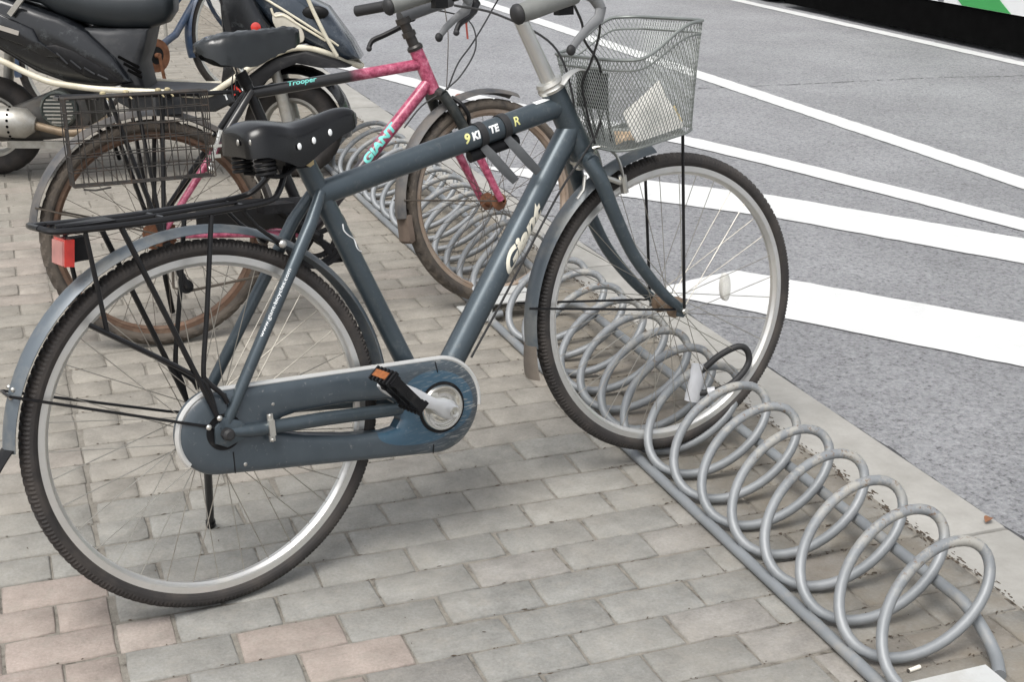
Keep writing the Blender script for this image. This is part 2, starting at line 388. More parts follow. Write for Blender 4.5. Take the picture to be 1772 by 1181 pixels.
def strip(pts_c, wdt):
    wdt *= RK; mb = MB(); pts = [V((q[0], q[1], 0)) for q in curve_pts([(*RS(a, b), 0) for a, b in pts_c], 14)]; up = []; lo = []; z = ROADZ+.0045
    for i, q in enumerate(pts):
        d = (pts[min(i+1, len(pts)-1)]-pts[max(i-1, 0)]).normalized(); n = V((-d.y, d.x, 0)); j = random.uniform(-.004, .004)
        up.append((q.x+n.x*(wdt/2+j), q.y+n.y*(wdt/2+j), z)); lo.append((q.x-n.x*(wdt/2-j), q.y-n.y*(wdt/2-j), z))
    k = len(up); mb.add(up+lo, [(i, i+1, k+i+1, k+i) for i in range(k-1)]); return mb.build('road_marking', paintm, road, smooth=0)
strip([(1.43, 5.75), (1.62, 5.12), (1.98, 4.26), (2.345, 3.46), (2.68, 2.40), (2.90, 1.615), (3.16, .55), (3.35, -.5)], .165)
def quadmark(pts):
    mb = MB(); z = ROADZ+.004; out = []
    for i in range(len(pts)):
        a = V(RS(*pts[i])); b = V(RS(*pts[(i+1) % len(pts)])); k = max(2, int((b-a).length/.05))
        for q in range(k): p_ = a.lerp(b, q/k); out.append((p_.x+random.uniform(-.004, .004), p_.y+random.uniform(-.004, .004), z))
    mb.add(out, [tuple(range(len(out)))]); return mb.build('road_marking', paintm, road, smooth=0)
quadmark([(1.10, 3.29), (1.55, 3.00), (2.17, 2.352), (2.78, 1.42), (3.05, 1.0), (2.83, .70), (2.53, 1.173), (1.98, 2.03), (1.42, 2.66)])
quadmark([(1.462, 1.438), (1.64, 1.215), (2.083, .634), (2.6, -.07), (3.1, -.75), (2.85, -1.1), (2.33, -.40), (1.805, .306), (1.36, .916), (1.06, 1.30), (1.10, 1.33)])
# tar cracks across the carriageway
tar = mat('tar_seam', (.055,.055,.058), .8, 0, .3, 40)
for ctrl in ([(2.3,4.98),(3.5,4.86),(4.34,4.835),(5.0,4.80),(5.5,4.72),(7.5,4.6)],):
    pts = curve_pts([(*RS(a, b), ROADZ+.002) for a, b in ctrl], 40); pts = [q+V((0, random.uniform(-.006, .006), 0)) for q in pts]
    mb = MB()
    for i in range(len(pts)-1):
        if random.random() < .25: continue
        h = V((0, random.uniform(.003, .006), 0)); mb.add([pts[i]-h, pts[i+1]-h, pts[i+1]+h, pts[i]+h], [(0,1,2,3)])
    mb.build('tar_seam', tar, road, smooth=0)
pts = [V((.9615+.004*math.sin(i*.7)+random.uniform(-.004, .004), -3+i*.06, ROADZ+.003)) for i in range(400)]; mb = MB()
for i in range(len(pts)-1): h = V((random.uniform(.003, .007), 0, 0)); mb.add([pts[i]-h, pts[i+1]-h, pts[i+1]+h, pts[i]+h], [(0,1,2,3)])
mb.build('tar_seam', tar, road, smooth=0)
# kerb
kerb = tag(sheet('kerb', [(.752,-60,-.012),(.955,-60,-.012),(.955,160,-.012),(.752,160,-.012)], sandm), kind='structure')
mb = MB(); KL = 1.0
mb.slab([(0,-.22),(.200,-.22),(.200,-.012),(.190,-.001),(.008,0),(0,-.006)], 0, KL-.009, .005)
kme = mb.mesh('kerb_stone', kerbm)
for i in range(-6, 22):
    o = link('kerb_stone', kme, kerb); o.location = (.753+random.uniform(-.002, .002), i*KL+.36, random.uniform(-.003, .001))
# pavers
PL, PW = .19208, .10234
variants = []
for q in range(10):
    mb = MB(); hx, hy = PL/2-.0020, PW/2-.0020
    cr = .004; outl = []
    for sx, sy in [(-1,-1),(-.55,-1),(-.1,-1),(.4,-1),(1,-1),(1,-.1),(1,1),(.5,1),(.05,1),(-.5,1),(-1,1),(-1,.1)]: outl.append((sx, sy))
    base = [(random.uniform(-.0016, .0016), random.uniform(-.0016, .0016)) for _ in outl]; cr = [random.uniform(.0, .004) if abs(a) == 1 and abs(b) == 1 else random.uniform(-.0004, .0016) for a, b in outl]
    def ring(ins, z, jit): return [(a*(hx-ins-c*.7)+o[0], b*(hy-ins-c*.7)+o[1], z+random.uniform(-jit, jit)) for (a, b), o, c in zip(outl, base, cr)]
    mb.loft([ring(0, -.012, 0), ring(0, -.0028, .0004), ring(.0038, 0, .0005)])
    variants.append(mb.mesh('paver', paverm, 60))
SEC = -.872
def bricks():
    for r in range(-150, 36):           # row r spans y in [-(r+1)W, -rW]
        y = -(r+.5)*PW; h = .5*(r % 2)
        k = 3
        while True:                      # right-hand field
            x0 = (k+h)*PL; x1 = x0+PL
            if x1 < SEC+.01: break
            a, b = max(x0, SEC), min(x1, .748)
            if b-a > .03: yield (a+b)/2, y, (b-a)/PL, r
            k -= 1
        x1 = SEC; L = PL*(.5 if (r % 2) else 1)
        while x1 > -3.6:                 # left-hand strip with its own bond
            yield x1-L/2, y, L/PL, r; x1 -= L; L = PL
def tint(x, y):
    g = random.gauss(1, .04)
    c = [.250*g, .244*g, .232*g]
    k = max(0, min(1, (y+.45)/1.2))
    c = [c[0]*(1+.03*k), c[1]*(1+.0*k), c[2]*(1-.05*k)]
    pk = 0
    if x < SEC and y < -.165: pk = 1
    elif -.70 < x < -.40 and y < -.505 and random.random() < .85: pk = .9
    elif -1.3 < x < -.8 and 1.55 < y < 2.25: pk = .55*random.random()+.15
    elif x < -.80 and y < -.45: pk = .75
    elif random.random() < .14: pk = random.uniform(.1, .3)
    c = [lerp(c[0], .318*g, pk), lerp(c[1], .270*g, pk), lerp(c[2], .248*g, pk)]
    if y < .1 and pk < .5: c = [c[0]*.97, c[1]*1.0, c[2]*1.02]
    return c
allb = []
cp = camo.matrix_basis if False else None
import mathutils
cmx = MX.Translation(camo.location) @ camo.rotation_euler.to_matrix().to_4x4(); cinv = cmx.inverted()
def pix(p):
    q = cinv @ V(p); return 886+2366.1*q.x/-q.z, 590.5-2366.1*q.y/-q.z, -q.z
for x, y, fr, r in bricks():
    px, py, d = pix((x, y, 0)) if y > -2.3 else (1e5, 0, .5)
    vis = (-90 < px < 1860 and -60 < py < 1260 and d > .5)
    allb.append((0 if vis else 1, d, x, y, fr, r))
allb.sort()
far = MB(); farcol = []
for i, (nv, d, x, y, fr, r) in enumerate(allb):
    c = tint(x, y); rz = random.gauss(0, .006); z = random.gauss(0, .0009); me = random.choice(variants)
    jx, jy = random.gauss(0, .0011), random.gauss(0, .0011)
    flip = math.pi if random.random() < .5 else 0
    if i < 300:
        o = link('paver', me, pavement); o.location = (x+jx, y+jy, z); o.color = (*c, 1)
        o.rotation_euler = (random.gauss(0, .005), random.gauss(0, .003), rz+flip)
        o.scale = ((fr*PL-.0056)/(PL-.0056), 1, 1)
    else:
        hx, hy = fr*PL/2-.003, PW/2-.003; cs, sn = math.cos(rz), math.sin(rz)
        tp = [((sx*(hx-e))*cs-(sy*(hy-e))*sn+x+jx, (sx*(hx-e))*sn+(sy*(hy-e))*cs+y+jy, zz) for e, zz in ((0, -.012), (0, z-.003), (.003, z)) for sx, sy in ((-1,-1),(1,-1),(1,1),(-1,1))]
        far.add(tp, [(8,9,10,11)]+[(k, (k+1) % 4, 4+(k+1) % 4, 4+k) for k in range(4)]+[(4+k, 4+(k+1) % 4, 8+(k+1) % 4, 8+k) for k in range(4)])
        farcol += [c]*9
fme = bpy.data.meshes.new('paver_field'); fme.from_pydata(far.v, [], far.f); fme.materials.append(paverj)
at = fme.color_attributes.new('tint', 'FLOAT_COLOR', 'CORNER'); k = 0; buf = []
for p_, c in zip(fme.polygons, farcol): buf += [c[0], c[1], c[2], 1]*p_.loop_total
at.data.foreach_set('color', buf)
tag(link('paver_field', fme, pavement), kind='stuff')

# ------------------------------------------------------------------ text wrapped on tubes
def text_geo(body, size, shear=0, bold=0, sx=1):
    cu = bpy.data.curves.new('t', 'FONT'); cu.body = body; cu.size = size; cu.shear = shear; cu.offset = bold
    o = bpy.data.objects.new('t', cu); COL.objects.link(o); bpy.context.view_layer.update()
    me = bpy.data.meshes.new_from_object(o.evaluated_get(bpy.context.evaluated_depsgraph_get()))
    bm = bmesh.new(); bm.from_mesh(me)
    ys = [v.co.y for v in bm.verts]; y0, y1 = min(ys), max(ys)
    for i in range(1, 14):
        y = lerp(y0, y1, i/14)
        bmesh.ops.bisect_plane(bm, geom=list(bm.verts)+list(bm.edges)+list(bm.faces), plane_co=(0, y, 0), plane_no=(0,1,0))
    xs = [v.co.x for v in bm.verts]; x0, x1 = min(xs), max(xs); bm.verts.index_update()
    vs = [((v.co.x-x0)*sx, v.co.y-(y0+y1)/2) for v in bm.verts]; fs = [tuple(v.index for v in f.verts) for f in bm.faces]
    bm.free(); bpy.data.objects.remove(o); bpy.data.curves.remove(cu); bpy.data.meshes.remove(me)
    return vs, fs, (x1-x0)*sx
def wrap_text(body, size, P0, P1, start, r, facing, m, parent, name='lettering', mx=None, shear=0, bold=0, sx=1, fit=None):
    vs, fs, wd = text_geo(body, size, shear, bold, sx)
    k = fit/wd if fit else 1
    P0, P1 = V(P0), V(P1); d = (P1-P0).normalized(); n = V(facing); n = (n-d*n.dot(d)).normalized(); up = n.cross(d)
    mb = MB(); mb.add([P0+d*(start+x*k)+(n*math.cos(y/r)+up*math.sin(y/r))*(r+.0006) for x, y in vs], fs)
    return mb.build(name, m, parent, mx, smooth=0)

# ------------------------------------------------------------------ bicycle pieces
def tyre_prof(Rm, tr, rin, hw):
    # closed cross section of a tyre: outer radius Rm, half width hw, bead radius rin
    pr = []
    for i in range(13):
        a = lerp(-.42*math.pi-math.pi*.22, .42*math.pi+math.pi*.22, i/12)
        pr.append((Rm-tr+tr*math.cos(a), hw*math.sin(a)))
    return [(rin, -hw*.6)]+pr+[(rin, hw*.6)]
_spokes = {}
def bike_wheel(parent, hub, Rm, rin, rim_in, hw, mats, mx=None, nsp=36, hubw=.036, knob=.0034, seg=520, hubr=.018, phase=0, per=2):
    tm, rm, sm, hm = mats
    loc = MX.Translation(V(hub)); m = (mx @ loc) if mx is not None else loc
    # the rim is the wheel; tyre, hub and spokes hang on it
    hwr = hw*.62
    wheel = MB().revolve((0,0,0), (0,1,0), [(rin-.003, -hwr), (rin+.003, -hwr), (rin+.003, -hwr*.8), (rin-.004, -hwr*.6), (rin-.004, hwr*.6), (rin+.003, hwr*.8), (rin+.003, hwr), (rin-.003, hwr), (rin-.0120, hwr*.97), (rin-.0122, hwr*.86), (rin-.0136, hwr*.86), (rin-.0138, hwr*.95),
        (rim_in+.006, hwr*.8), (rim_in, hwr*.4), (rim_in, -hwr*.4), (rim_in+.006, -hwr*.8), (rin-.0138, -hwr*.95), (rin-.0136, -hwr*.86), (rin-.0122, -hwr*.86), (rin-.0120, -hwr*.97)], 120).build('wheel', rm, parent, m)
    pr = tyre_prof(Rm-knob, (Rm-rin)*.52, rin-.002, hw); np_ = len(pr)
    def mod(i, j):
        q = j-1
        if not 1 <= q <= 11: return 0
        ph = (i+(0 if per == 2 else (q if q < 6 else 12-q))) % per
        return knob if (ph < per//2 and 1.5 < abs(q-6) < 4.5) or abs(q-6) <= 1.5 and i % (2*per) else 0
    MB().revolve((0,0,0), (0,1,0), pr, seg, mod=mod).build('tyre', tm, wheel, smooth=14)
    fl = hubw/2+.012
    hb = MB().revolve((0,0,0), (0,1,0), [(.005,-fl-.028),(.0075,-fl-.028),(.0075,-fl-.008),(hubr*.75,-fl-.006),(hubr*1.35,-fl-.002),(hubr*1.35,-fl+.002),(hubr*.8,-fl+.005),(hubr*.7,0),(hubr*.8,fl-.005),(hubr*1.35,fl-.002),(hubr*1.35,fl+.002),(hubr*.75,fl+.006),(.0075,fl+.008),(.0075,fl+.028),(.005,fl+.028)], 20)
    hb.build('hub', hm, wheel)
    key = (Rm, rim_in, nsp, sm.name, hubw)
    if key not in _spokes:
        out = []
        for side in (-1, 1):
            for dr in (-1, 1):
                a0 = dr*R_(72); p0 = V((hubr*1.25*math.cos(a0), side*fl, hubr*1.25*math.sin(a0))); p1 = V((rim_in+.002, side*.002, 0))
                out.append(MB().tube([p0, p1], .00092, 5).mesh('spoke', sm))
        _spokes[key] = out
    for i in range(nsp):
        o = link('spoke', _spokes[key][i % 4], wheel); o.rotation_euler = (0, -2*math.pi*(i+.3)/nsp-phase, 0)
    return wheel
def arc_guard(parent, hub, r, a0, a1, hw, m, mx=None, depth=.013, name='mudguard', th=.0012, n=40, hw1=None):
    # angle measured from +a (forward) towards +c (up)
    prof = []
    for i in range(9): t = lerp(-1, 1, i/8); prof.append((r-depth*(t*t), hw*t))
    inner = [(q[0]-th, q[1]*.97) for q in reversed(prof)]
    mb = MB(); pr = prof+inner; c = V(hub); rings = []
    for i in range(n+1):
        a = R_(lerp(a0, a1, i/n)); k = 1 if hw1 is None else lerp(1, hw1/hw, i/n)
        rings.append([c+V((math.cos(a)*q, o*k, math.sin(a)*q)) for q, o in pr])
    mb.loft(rings); return mb.build(name, m, parent, mx)
def flap(parent, hub, r, a0, a1, hw0, hw1, m, mx=None, out=.01):
    rings = []; c = V(hub)
    for i in range(9):
        t = i/8; a = R_(lerp(a0, a1, t)); rr = r+out*t; hw = lerp(hw0, hw1, t)
        base = [(-1,.0),(-.5,.006),(0,.009),(.5,.006),(1,0)]
        top = [c+V((math.cos(a)*(rr-.009+h), s*hw, math.sin(a)*(rr-.009+h))) for s, h in base]
        bot = [c+V((math.cos(a)*(rr-.0115+h), s*hw, math.sin(a)*(rr-.0115+h))) for s, h in reversed(base)]
        rings.append(top+bot)
    return MB().loft(rings).build('mud_flap', m, parent, mx)
def saddle(parent, secs, m, lumpy=0, seed=1):
    # secs: (a, centre top c, half width, skirt depth, crown)
    rnd = random.Random(seed); rings = []
    cs = curve_pts([(s[0], s[1], 0) for s in secs], 5); ws = curve_pts([(s[0], s[2], s[3]) for s in secs], 5)
    for ri, (p, q) in enumerate(zip(cs, ws)):
        h0 = max(.25, .95-.12*ri); a, top, hw, sk = p.x, p.y, max(.002, q.y), max(.004, q.z); r = []
        for i in range(17):
            t = lerp(-1, 1, i/16); u = abs(t)
            if u < .62: x = t/.62*.86; z = -.16*(abs(x)/.86)**2.2*sk
            else: v = (u-.62)/.38; x = math.copysign(.86+.14*math.sin(v*math.pi/2), t); z = -.16*sk-(sk*.84)*v**1.15
            j = lumpy*rnd.uniform(-1, 1)
            r.append((a, x*hw, top+z+j))
        for i in range(17):
            t = lerp(.92, -.92, i/16); r.append((a, t*hw, top-max(.006, sk*(h0+(.97-h0)*abs(t)**3))))
        rings.append(r)
    return MB().loft(rings).build('saddle', m, parent, smooth=60)
def tubes(parent, name, segs, m, mx=None, n=14):
    mb = MB()
    for pts, r in segs: mb.tube(pts, r, n)
    return mb.build(name, m, parent, mx)

# ================================================================== the slate-grey city bicycle
BX, BY, BPSI, BPHI, WB, STEER, LIFT = -.65267, -.39551, .255231, .140608, 1.108733, -.126743, .030298
bike = thing('bicycle', 'slate grey city bicycle with silver mesh front basket and full chain case', 'bicycle', frame_mx(BX, BY, BPSI, BPHI))
SM = axis_rot((.85,0,.81), V((-.434,0,.901)).normalized(), STEER)
RW = .345; HUBR = (0,0,RW); HUBF = (WB,0,RW+LIFT)
mats = (rubber, rimsil, spokem, bolt_m)
bike_wheel(bike, HUBR, RW, .3175, .2970, .0185, mats, hubw=.040, phase=.05, hubr=.02)
fw = bike_wheel(bike, HUBF, RW, .3175, .2970, .0185, (rubber, rimsil, spokem, mat('hub_dirty', (.26,.19,.135), .5, .5, .3, 40)), SM, hubw=.034, phase=.02)
# spoke reflector
mb = MB().slab([(.159+.0125*math.cos(a), .017+.033*math.sin(a)) for a in [2*math.pi*i/20 for i in range(20)]], -.010, .006, .003); mb.build('spoke_reflector', clearr, fw)
ST, SB_, BBp = V((.250,0,.785)), V((.456,0,.290)), V((.458,0,.289))
HT, HB = V((.8225,0,.884)), V((.8935,0,.737))
frame = tubes(bike, 'frame', [([(.2475,0,.790), SB_], .0195), ([(.262,0,.737), (.838,0,.848)], .0235), ([(.868,0,.803), (.470,0,.286)], .0262), ([HT, HB], .0262),
    ([(.458,-.036,.289), (.458,.036,.289)], .026)], slate, n=20)
for s in (-1, 1):
    tubes(bike, 'seat_stay', [([(.262, s*.016, .742), (.225, s*.036, .690), (.012, s*.0615, .372), (.004, s*.062, .352)], [.0105, .0125, .0105, .007])], slate)
    tubes(bike, 'chain_stay', [([(-.002, s*.064, .346), (.05, s*.066, .338), (.20, s*.062, .325), (.36, s*.047, .304), (.45, s*.024, .290)], [.008, .0125, .0135, .013, .011])], slate)
    MB().slab([(-.022,.330),(.0,.318),(.03,.326),(.05,.338),(.03,.362),(.0,.375),(-.02,.36)], s*.066-.004, s*.066+.003, .002).build('dropout', slate, bike)
MB().tube([(.2385,0,.8117), (.2475,0,.790)], .0198, 18).build('seat_collar', slate, frame)
tubes(bike, 'seat_post', [([(.225,0,.845), (.245,0,.795)], .0135)], black)
MB().tube([(.238,-.027,.803), (.236,.022,.805)], .006, 8).tube([(.238,-.033,.803), (.238,-.027,.803)], .0095, 6).build('clamp_bolt', mat('brass_bolt', (.42,.33,.18), .4, .7), bike)
# lettering
DTa, DTb = V((.470,0,.286)), V((.868,0,.803))
wrap_text('Giant', .043, DTa, DTb, .306, .0262, (.12,-.97,-.10), cream, frame, shear=.45, bold=.0020, fit=.160)
TTa, TTb = V((.262,0,.737)), V((.838,0,.848))
wrap_text('9', .026, TTa, TTb, .330, .0235, (-.05,-1,.28), yellow_d, frame, shear=.3, bold=.001)
wrap_text('KI', .021, TTa, TTb, .348, .0235, (-.05,-1,.28), white_d, frame, shear=.15, bold=.0012)
wrap_text('TE', .020, TTa, TTb, .392, .0235, (-.05,-1,.30), white_d, frame, shear=.15, bold=.001)
wrap_text('R', .026, TTa, TTb, .452, .0235, (-.05,-1,.24), yellow_d, frame, shear=.2, bold=.0004)
SSa, SSb = V((.012,-.0615,.372)), V((.225,-.036,.690))
wrap_text('www.giant-bicycles.com', .0085, SSb, SSa, .10, .0112, (-.55,-.85,.1), white_d, frame, fit=.135) if False else wrap_text('www.giant-bicycles.com', .009, SSa, SSb, .155, .0113, (-.62,-.78,.1), white_d, frame, fit=.135)
# looping white mark on the seat tube
d = (SB_-ST).normalized(); n_ = V((0,-1,0)); up = n_.cross(d); mb = MB(); sw = []
for s_, th in curve_pts([(0,.25,0),(.012,.05,0),(.026,.28,0),(.040,.72,0),(.056,.55,0),(.066,.75,0),(.070,1.1,0)], 6) and [(q.x, q.y) for q in curve_pts([(0,.25,0),(.012,.05,0),(.026,.28,0),(.040,.72,0),(.056,.55,0),(.066,.75,0),(.070,1.1,0)], 6)]:
    sw.append(ST+d*(.118+s_)+(n_*math.cos(th)+up*math.sin(th))*.0197)
mb.tube(sw, .0014, 5); mb.build('lettering', white_d, frame)
# straps holding the lock bracket under the top tube
for t_, dr in ((.378, .0), (.437, .0)):
    c = TTa+(TTb-TTa).normalized()*t_; ax = (TTb-TTa).normalized()
    st = MB().revolve(c, ax, [(.0236,-.008),(.0262,-.008),(.0262,.008),(.0236,.008)], 32).build('strap', rubber_b, bike)
    p0 = c+V((0,-.014,-.022)); MB().tube([p0, p0+V((.012,-.012,-.020)), p0+V((.036,-.020,-.052)), p0+V((.058,-.022,-.076))], [.0085,.0105,.0105,.009], 10, flat=.2, flatdir=(.566,.81,-.17)).build('strap_tail', strapm, st)
MB().tube([TTa+ax*.350+V((0,-.002,-.036)), TTa+ax*.470+V((0,-.002,-.036))], .012, 12).build('lock_bracket', blackp, bike)
# torn white tape near the head tube
MB().revolve(TTa+ax*.545, ax, [(.0238,-.022),(.0244,-.022),(.0244,.022),(.0238,.022)], 12, R_(-70), R_(30), ref=(0,0,1)).build('tape', white_d, frame)
# fork, headset, stem
fk = MB()
for s in (-1, 1):
    fk.tube(curve_pts([(.886, s*.034, .733), (.905, s*.050, .690), (.935, s*.0555, .612), (.985, s*.0565, .512), (1.055, s*.055, .424), (1.106, s*.0535, .378)], 5), [lerp(.0185, .0105, i/25) for i in range(26)], 14)
fk.tube([(.890,-.045,.728),(.888,0,.737),(.890,.045,.728)], [.017,.022,.017], 14)
fork = fk.build('fork', slate, bike, SM)
for s in (-1, 1): MB().slab([(1.095,.362),(1.112,.356),(1.126,.370),(1.118,.388),(1.100,.392)], s*.0535-.003, s*.0535+.003, .001).build('dropout', slate, fork)
for s in (-1, 1):
    MB().revolve((WB, s*.064, RW+LIFT), (0,1,0), [(0,-.008),(.006,-.008),(.009,-.005),(.009,.005),(.006,.008),(0,.008)], 6, closedprof=False).build('axle_nut', chrome, fork)
    MB().revolve((0, s*.078, RW), (0,1,0), [(0,-.010),(.007,-.010),(.0115,-.006),(.0115,.008),(0,.010)], 8, closedprof=False).build('axle_nut', rubber_b if s < 0 else chrome, bike)
for c, k in ((HT, 1), (HB, -1)):
    ax2 = (HT-HB).normalized()*k
    MB().revolve(c, ax2, [(.020,-.002),(.0295,-.002),(.0305,.004),(.0275,.008),(.0275,.011),(.0295,.013),(.026,.020),(.016,.022)], 28, closedprof=False).build('headset_cup', silver, bike)
ax2 = (HT-HB).normalized()
stem = MB().tube([HT+ax2*.015, V((.7545,0,1.026))], [.0165,.0145], 18).tube([(.7545,0,1.018), (.757,0,1.038), (.785,0,1.052), (.835,0,1.066)], [.0145,.016,.0155,.0165], 14).build('stem', stemsil, bike, SM)
bar = curve_pts([(.590,-.286,1.056),(.70,-.281,1.080),(.775,-.245,1.096),(.832,-.13,1.085),(.838,-.04,1.068),(.838,.04,1.068),(.832,.13,1.085),(.775,.245,1.096),(.70,.281,1.080),(.590,.286,1.056)], 7)
hbar = MB().tube(bar, .0112, 12).build('handlebar', silver, bike, SM)
for s in (-1, 1):
    g = MB().tube([(.596,s*.286,1.0575),(.62,s*.286,1.063),(.665,s*.283,1.073),(.715,s*.278,1.083)], [.0175,.0185,.0175,.0165], 18).build('grip', grey_grip, hbar)
    MB().tube([(.5935,s*.286,1.0565),(.588,s*.286,1.0555),(.583,s*.286,1.0545),(.5805,s*.286,1.054)], [.0188,.0188,.0150,.006], 18).build('grip_cap', rubber_b, g)
    lv = MB().tube([(.735,s*.27,1.088),(.762,s*.268,1.078),(.775,s*.27,1.056)], [.012,.013,.010], 10).tube([(.775,s*.272,1.060),(.768,s*.274,1.038),(.742,s*.277,1.022),(.720,s*.279,1.004),(.703,s*.28,.985)], [.011,.0115,.0085,.008,.007], 10, flat=.6, flatdir=(0,1,0)).build('brake_lever', grey_pl, hbar)
    MB().ball((.703,s*.28,.985), .0095, sc=(1,.8,1.1)).build('lever_tip', rubber_b, lv)
    MB().box((.70,s*.262,1.058),(.03,.022,.02)).build('shifter_clamp', blackp, hbar)
# cables
def cable(pts, mx=None, r=.0026, m=rubber_b, parent=bike): return MB().tube(curve_pts(pts, 8), r, 6).build('cable', m, parent, mx)
cable([(.770,-.268,1.066),(.800,-.225,1.01),(.842,-.12,.94),(.862,-.055,.895),(.885,-.035,.83),(.905,-.03,.765)], SM)
cable([(.70,-.25,1.050),(.755,-.20,1.015),(.825,-.115,.98),(.885,-.08,.93),(.912,-.062,.86),(.905,-.04,.79),(.870,-.03,.74),(.80,-.024,.662),(.66,-.024,.486),(.56,-.024,.365)], None)
cable([(.770,.268,1.066),(.83,.19,1.04),(.89,.08,.97),(.90,.035,.87),(.886,.02,.79),(.865,.03,.745),(.70,.026,.535),(.56,.024,.36)], None)
# front calliper brake
MB().tube(curve_pts([(.905,-.006,.752),(.930,-.022,.755),(.955,-.034,.735),(.968,-.036,.700),(.972,-.030,.676)], 5), .0055, 8, flat=.6).tube([(.972,-.030,.690),(.978,-.030,.652)], .009, 8).tube([(.930,-.030,.690),(.985,-.028,.668)], .006, 8).tube(curve_pts([(.905,.006,.752),(.930,.024,.752),(.950,.034,.73),(.960,.034,.69)], 5), .0055, 8).tube([(.880,-.028,.700),(.868,-.040,.672),(.852,-.040,.655)], .004, 8).build('brake_calliper', silver, bike, SM)
# headset bracket carrying the basket
MB().tube(curve_pts([(.826,-.026,.893),(.850,-.016,.910),(.880,-.006,.918),(.906,-.004,.914)], 6), .011, 8, flat=.3, flatdir=(0,0,1)).build('basket_bracket', stemsil, bike, SM)
# mudguards
arc_guard(bike, HUBR, .371, 4, 174, .026, slate_l)
rfl = flap(bike, HUBR, .371, 173, 182, .026, .031, blackp, out=.045)
fg = arc_guard(bike, HUBF, .370, 97, 186, .026, slate_l, SM)
fl2 = flap(bike, HUBF, .371, 185, 196.5, .0255, .033, mat('dusty_rubber', (.17,.145,.12), .85, 0, .15, 25), SM, out=.012)
for i in (-1, 1):
    MB().tube([(-.349, i*.028, .482), (-.06, i*.058, .374), (-.008, i*.068, .356)], .0027, 6).build('guard_stay', black, bike)
    MB().tube([(-.349, i*.028, .482), (-.352, 0, .484)], .0027, 6).build('guard_stay', black, bike)
    MB().tube([(.735, i*.028, .432), (1.09, i*.056, .378)], .0027, 6).build('guard_stay', black, fg)
    for z in (-.018, .018):
        a = math.radians(158)+z*2.6*.4
        MB().ball((math.cos(a)*.369, i*.012, RW+math.sin(a)*.369), .0045, 8, 5).build('guard_rivet', silver, bike)
# chain case
def stadium(c0, r0, c1, r1, n=160):
    c0, c1 = V(c0), V(c1); pts = []; d = c1-c0; al = math.atan2(d.y, d.x); L = d.length; be = math.acos((r0-r1)/L)
    a_list = []
    k = n//2
    # rear arc from al+be to al+2pi-be round c0, front arc from al-be to al+be round c1
    raw = [c0+V((math.cos(a), math.sin(a)))*r0 for a in [lerp(al+be, al+2*math.pi-be, i/60) for i in range(61)]]+[c1+V((math.cos(a), math.sin(a)))*r1 for a in [lerp(al-be, al+be, i/60) for i in range(61)]]
    raw.append(raw[0]); ln = [0]
    for i in range(1, len(raw)): ln.append(ln[-1]+(raw[i]-raw[i-1]).length)
    return raw, ln
def resample(raw, ln, fr):
    t = fr*ln[-1]
    for i in range(1, len(ln)):
        if ln[i] >= t: return raw[i-1].lerp(raw[i], (t-ln[i-1])/max(1e-9, ln[i]-ln[i-1]))
    return raw[-1]
o_raw, o_ln = stadium((-.004,.343), .079, (.458,.2895), .0965); s_raw = [V(q) for q in [(.15,.347),(.12,.344),(.098,.333),(.112,.318),(.16,.301),(.25,.279),(.33,.265),(.356,.266),(.368,.282),(.367,.313),(.345,.329),(.25,.343),(.15,.347)]]; s_ln = [0]
for i in range(1, len(s_raw)): s_ln.append(s_ln[-1]+(s_raw[i]-s_raw[i-1]).length)
NP = 180; OUT = [resample(o_raw, o_ln, i/NP) for i in range(NP)]; SLT = [resample(s_raw, s_ln, i/NP) for i in range(NP)]
rings = []
for f, b in ((0,-.026),(0,-.046),(.02,-.051),(.06,-.0555),(.14,-.0595),(.25,-.061),(.40,-.0615),(.60,-.0615),(.80,-.061),(.92,-.0585),(.98,-.054),(1,-.050),(1,-.026)):
    rings.append([(lerp(OUT[i].x, SLT[i].x, f), b, lerp(OUT[i].y, SLT[i].y, f)) for i in range(NP)])
case = MB().loft(rings+[rings[0]], caps=False).build('chain_case', casem, bike, smooth=35)
top_trim = [q for q in OUT]
# silver trim along the upper and front edge: index where the front arc ends .. rear arc begins
up_edge = [i for i in range(NP)]
tr = []
for i in range(NP):
    q = OUT[(i+NP*58//100) % NP]; tr.append(V((q.x, -.0475, q.y)))
k0 = 0
trim = [p for p in tr if (p.z > .352 and p.x < .40) or (p.x >= .40 and p.z > .30) or p.x < -.05]
trim.sort(key=lambda p: 0)
ordered = [V((OUT[i].x, -.0475, OUT[i].y)) for i in range(NP)]
st_i = min(range(NP), key=lambda i: (OUT[i]-V((.553,.275))).length)
seq = []
i = st_i
while len(seq) < NP:
    q = ordered[i % NP]; seq.append(q)
    if len(seq) > 10 and (q.x < -.06 and q.z < .30): break
    i += 1
if len(seq) > NP*.75: seq = seq[:NP//2]
MB().tube(seq, .0056, 8).build('case_trim', mat('trim_silver', (.60,.60,.58), .35, .35, .06, 20), case)
for a_, c_ in ((.033,.276),(.10,.376)): MB().ball((a_, -.060, c_), .0045, 8, 5, (1,.5,1)).build('case_screw', bolt_m, case)
# seams of the case halves
for pts in ([(.452,-.0605,.3845),(.455,-.0622,.362)], [(.43,-.0605,.199),(.432,-.0622,.218)], [(.012,-.0605,.264),(.012,-.0622,.305)], [(.012,-.0622,.375),(.012,-.0605,.416)]):
    MB().tube(pts, .0011, 5).build('case_seam', black, case)
MB().box((.085,-.0745,.337),(.011,.003,.052)).box((.085,-.0765,.337),(.0115,.008,.030)).ball((.085,-.0765,.360),.004,8,5,(1,.6,1)).ball((.085,-.0765,.314),.004,8,5,(1,.6,1)).build('case_clip', silver, bike)
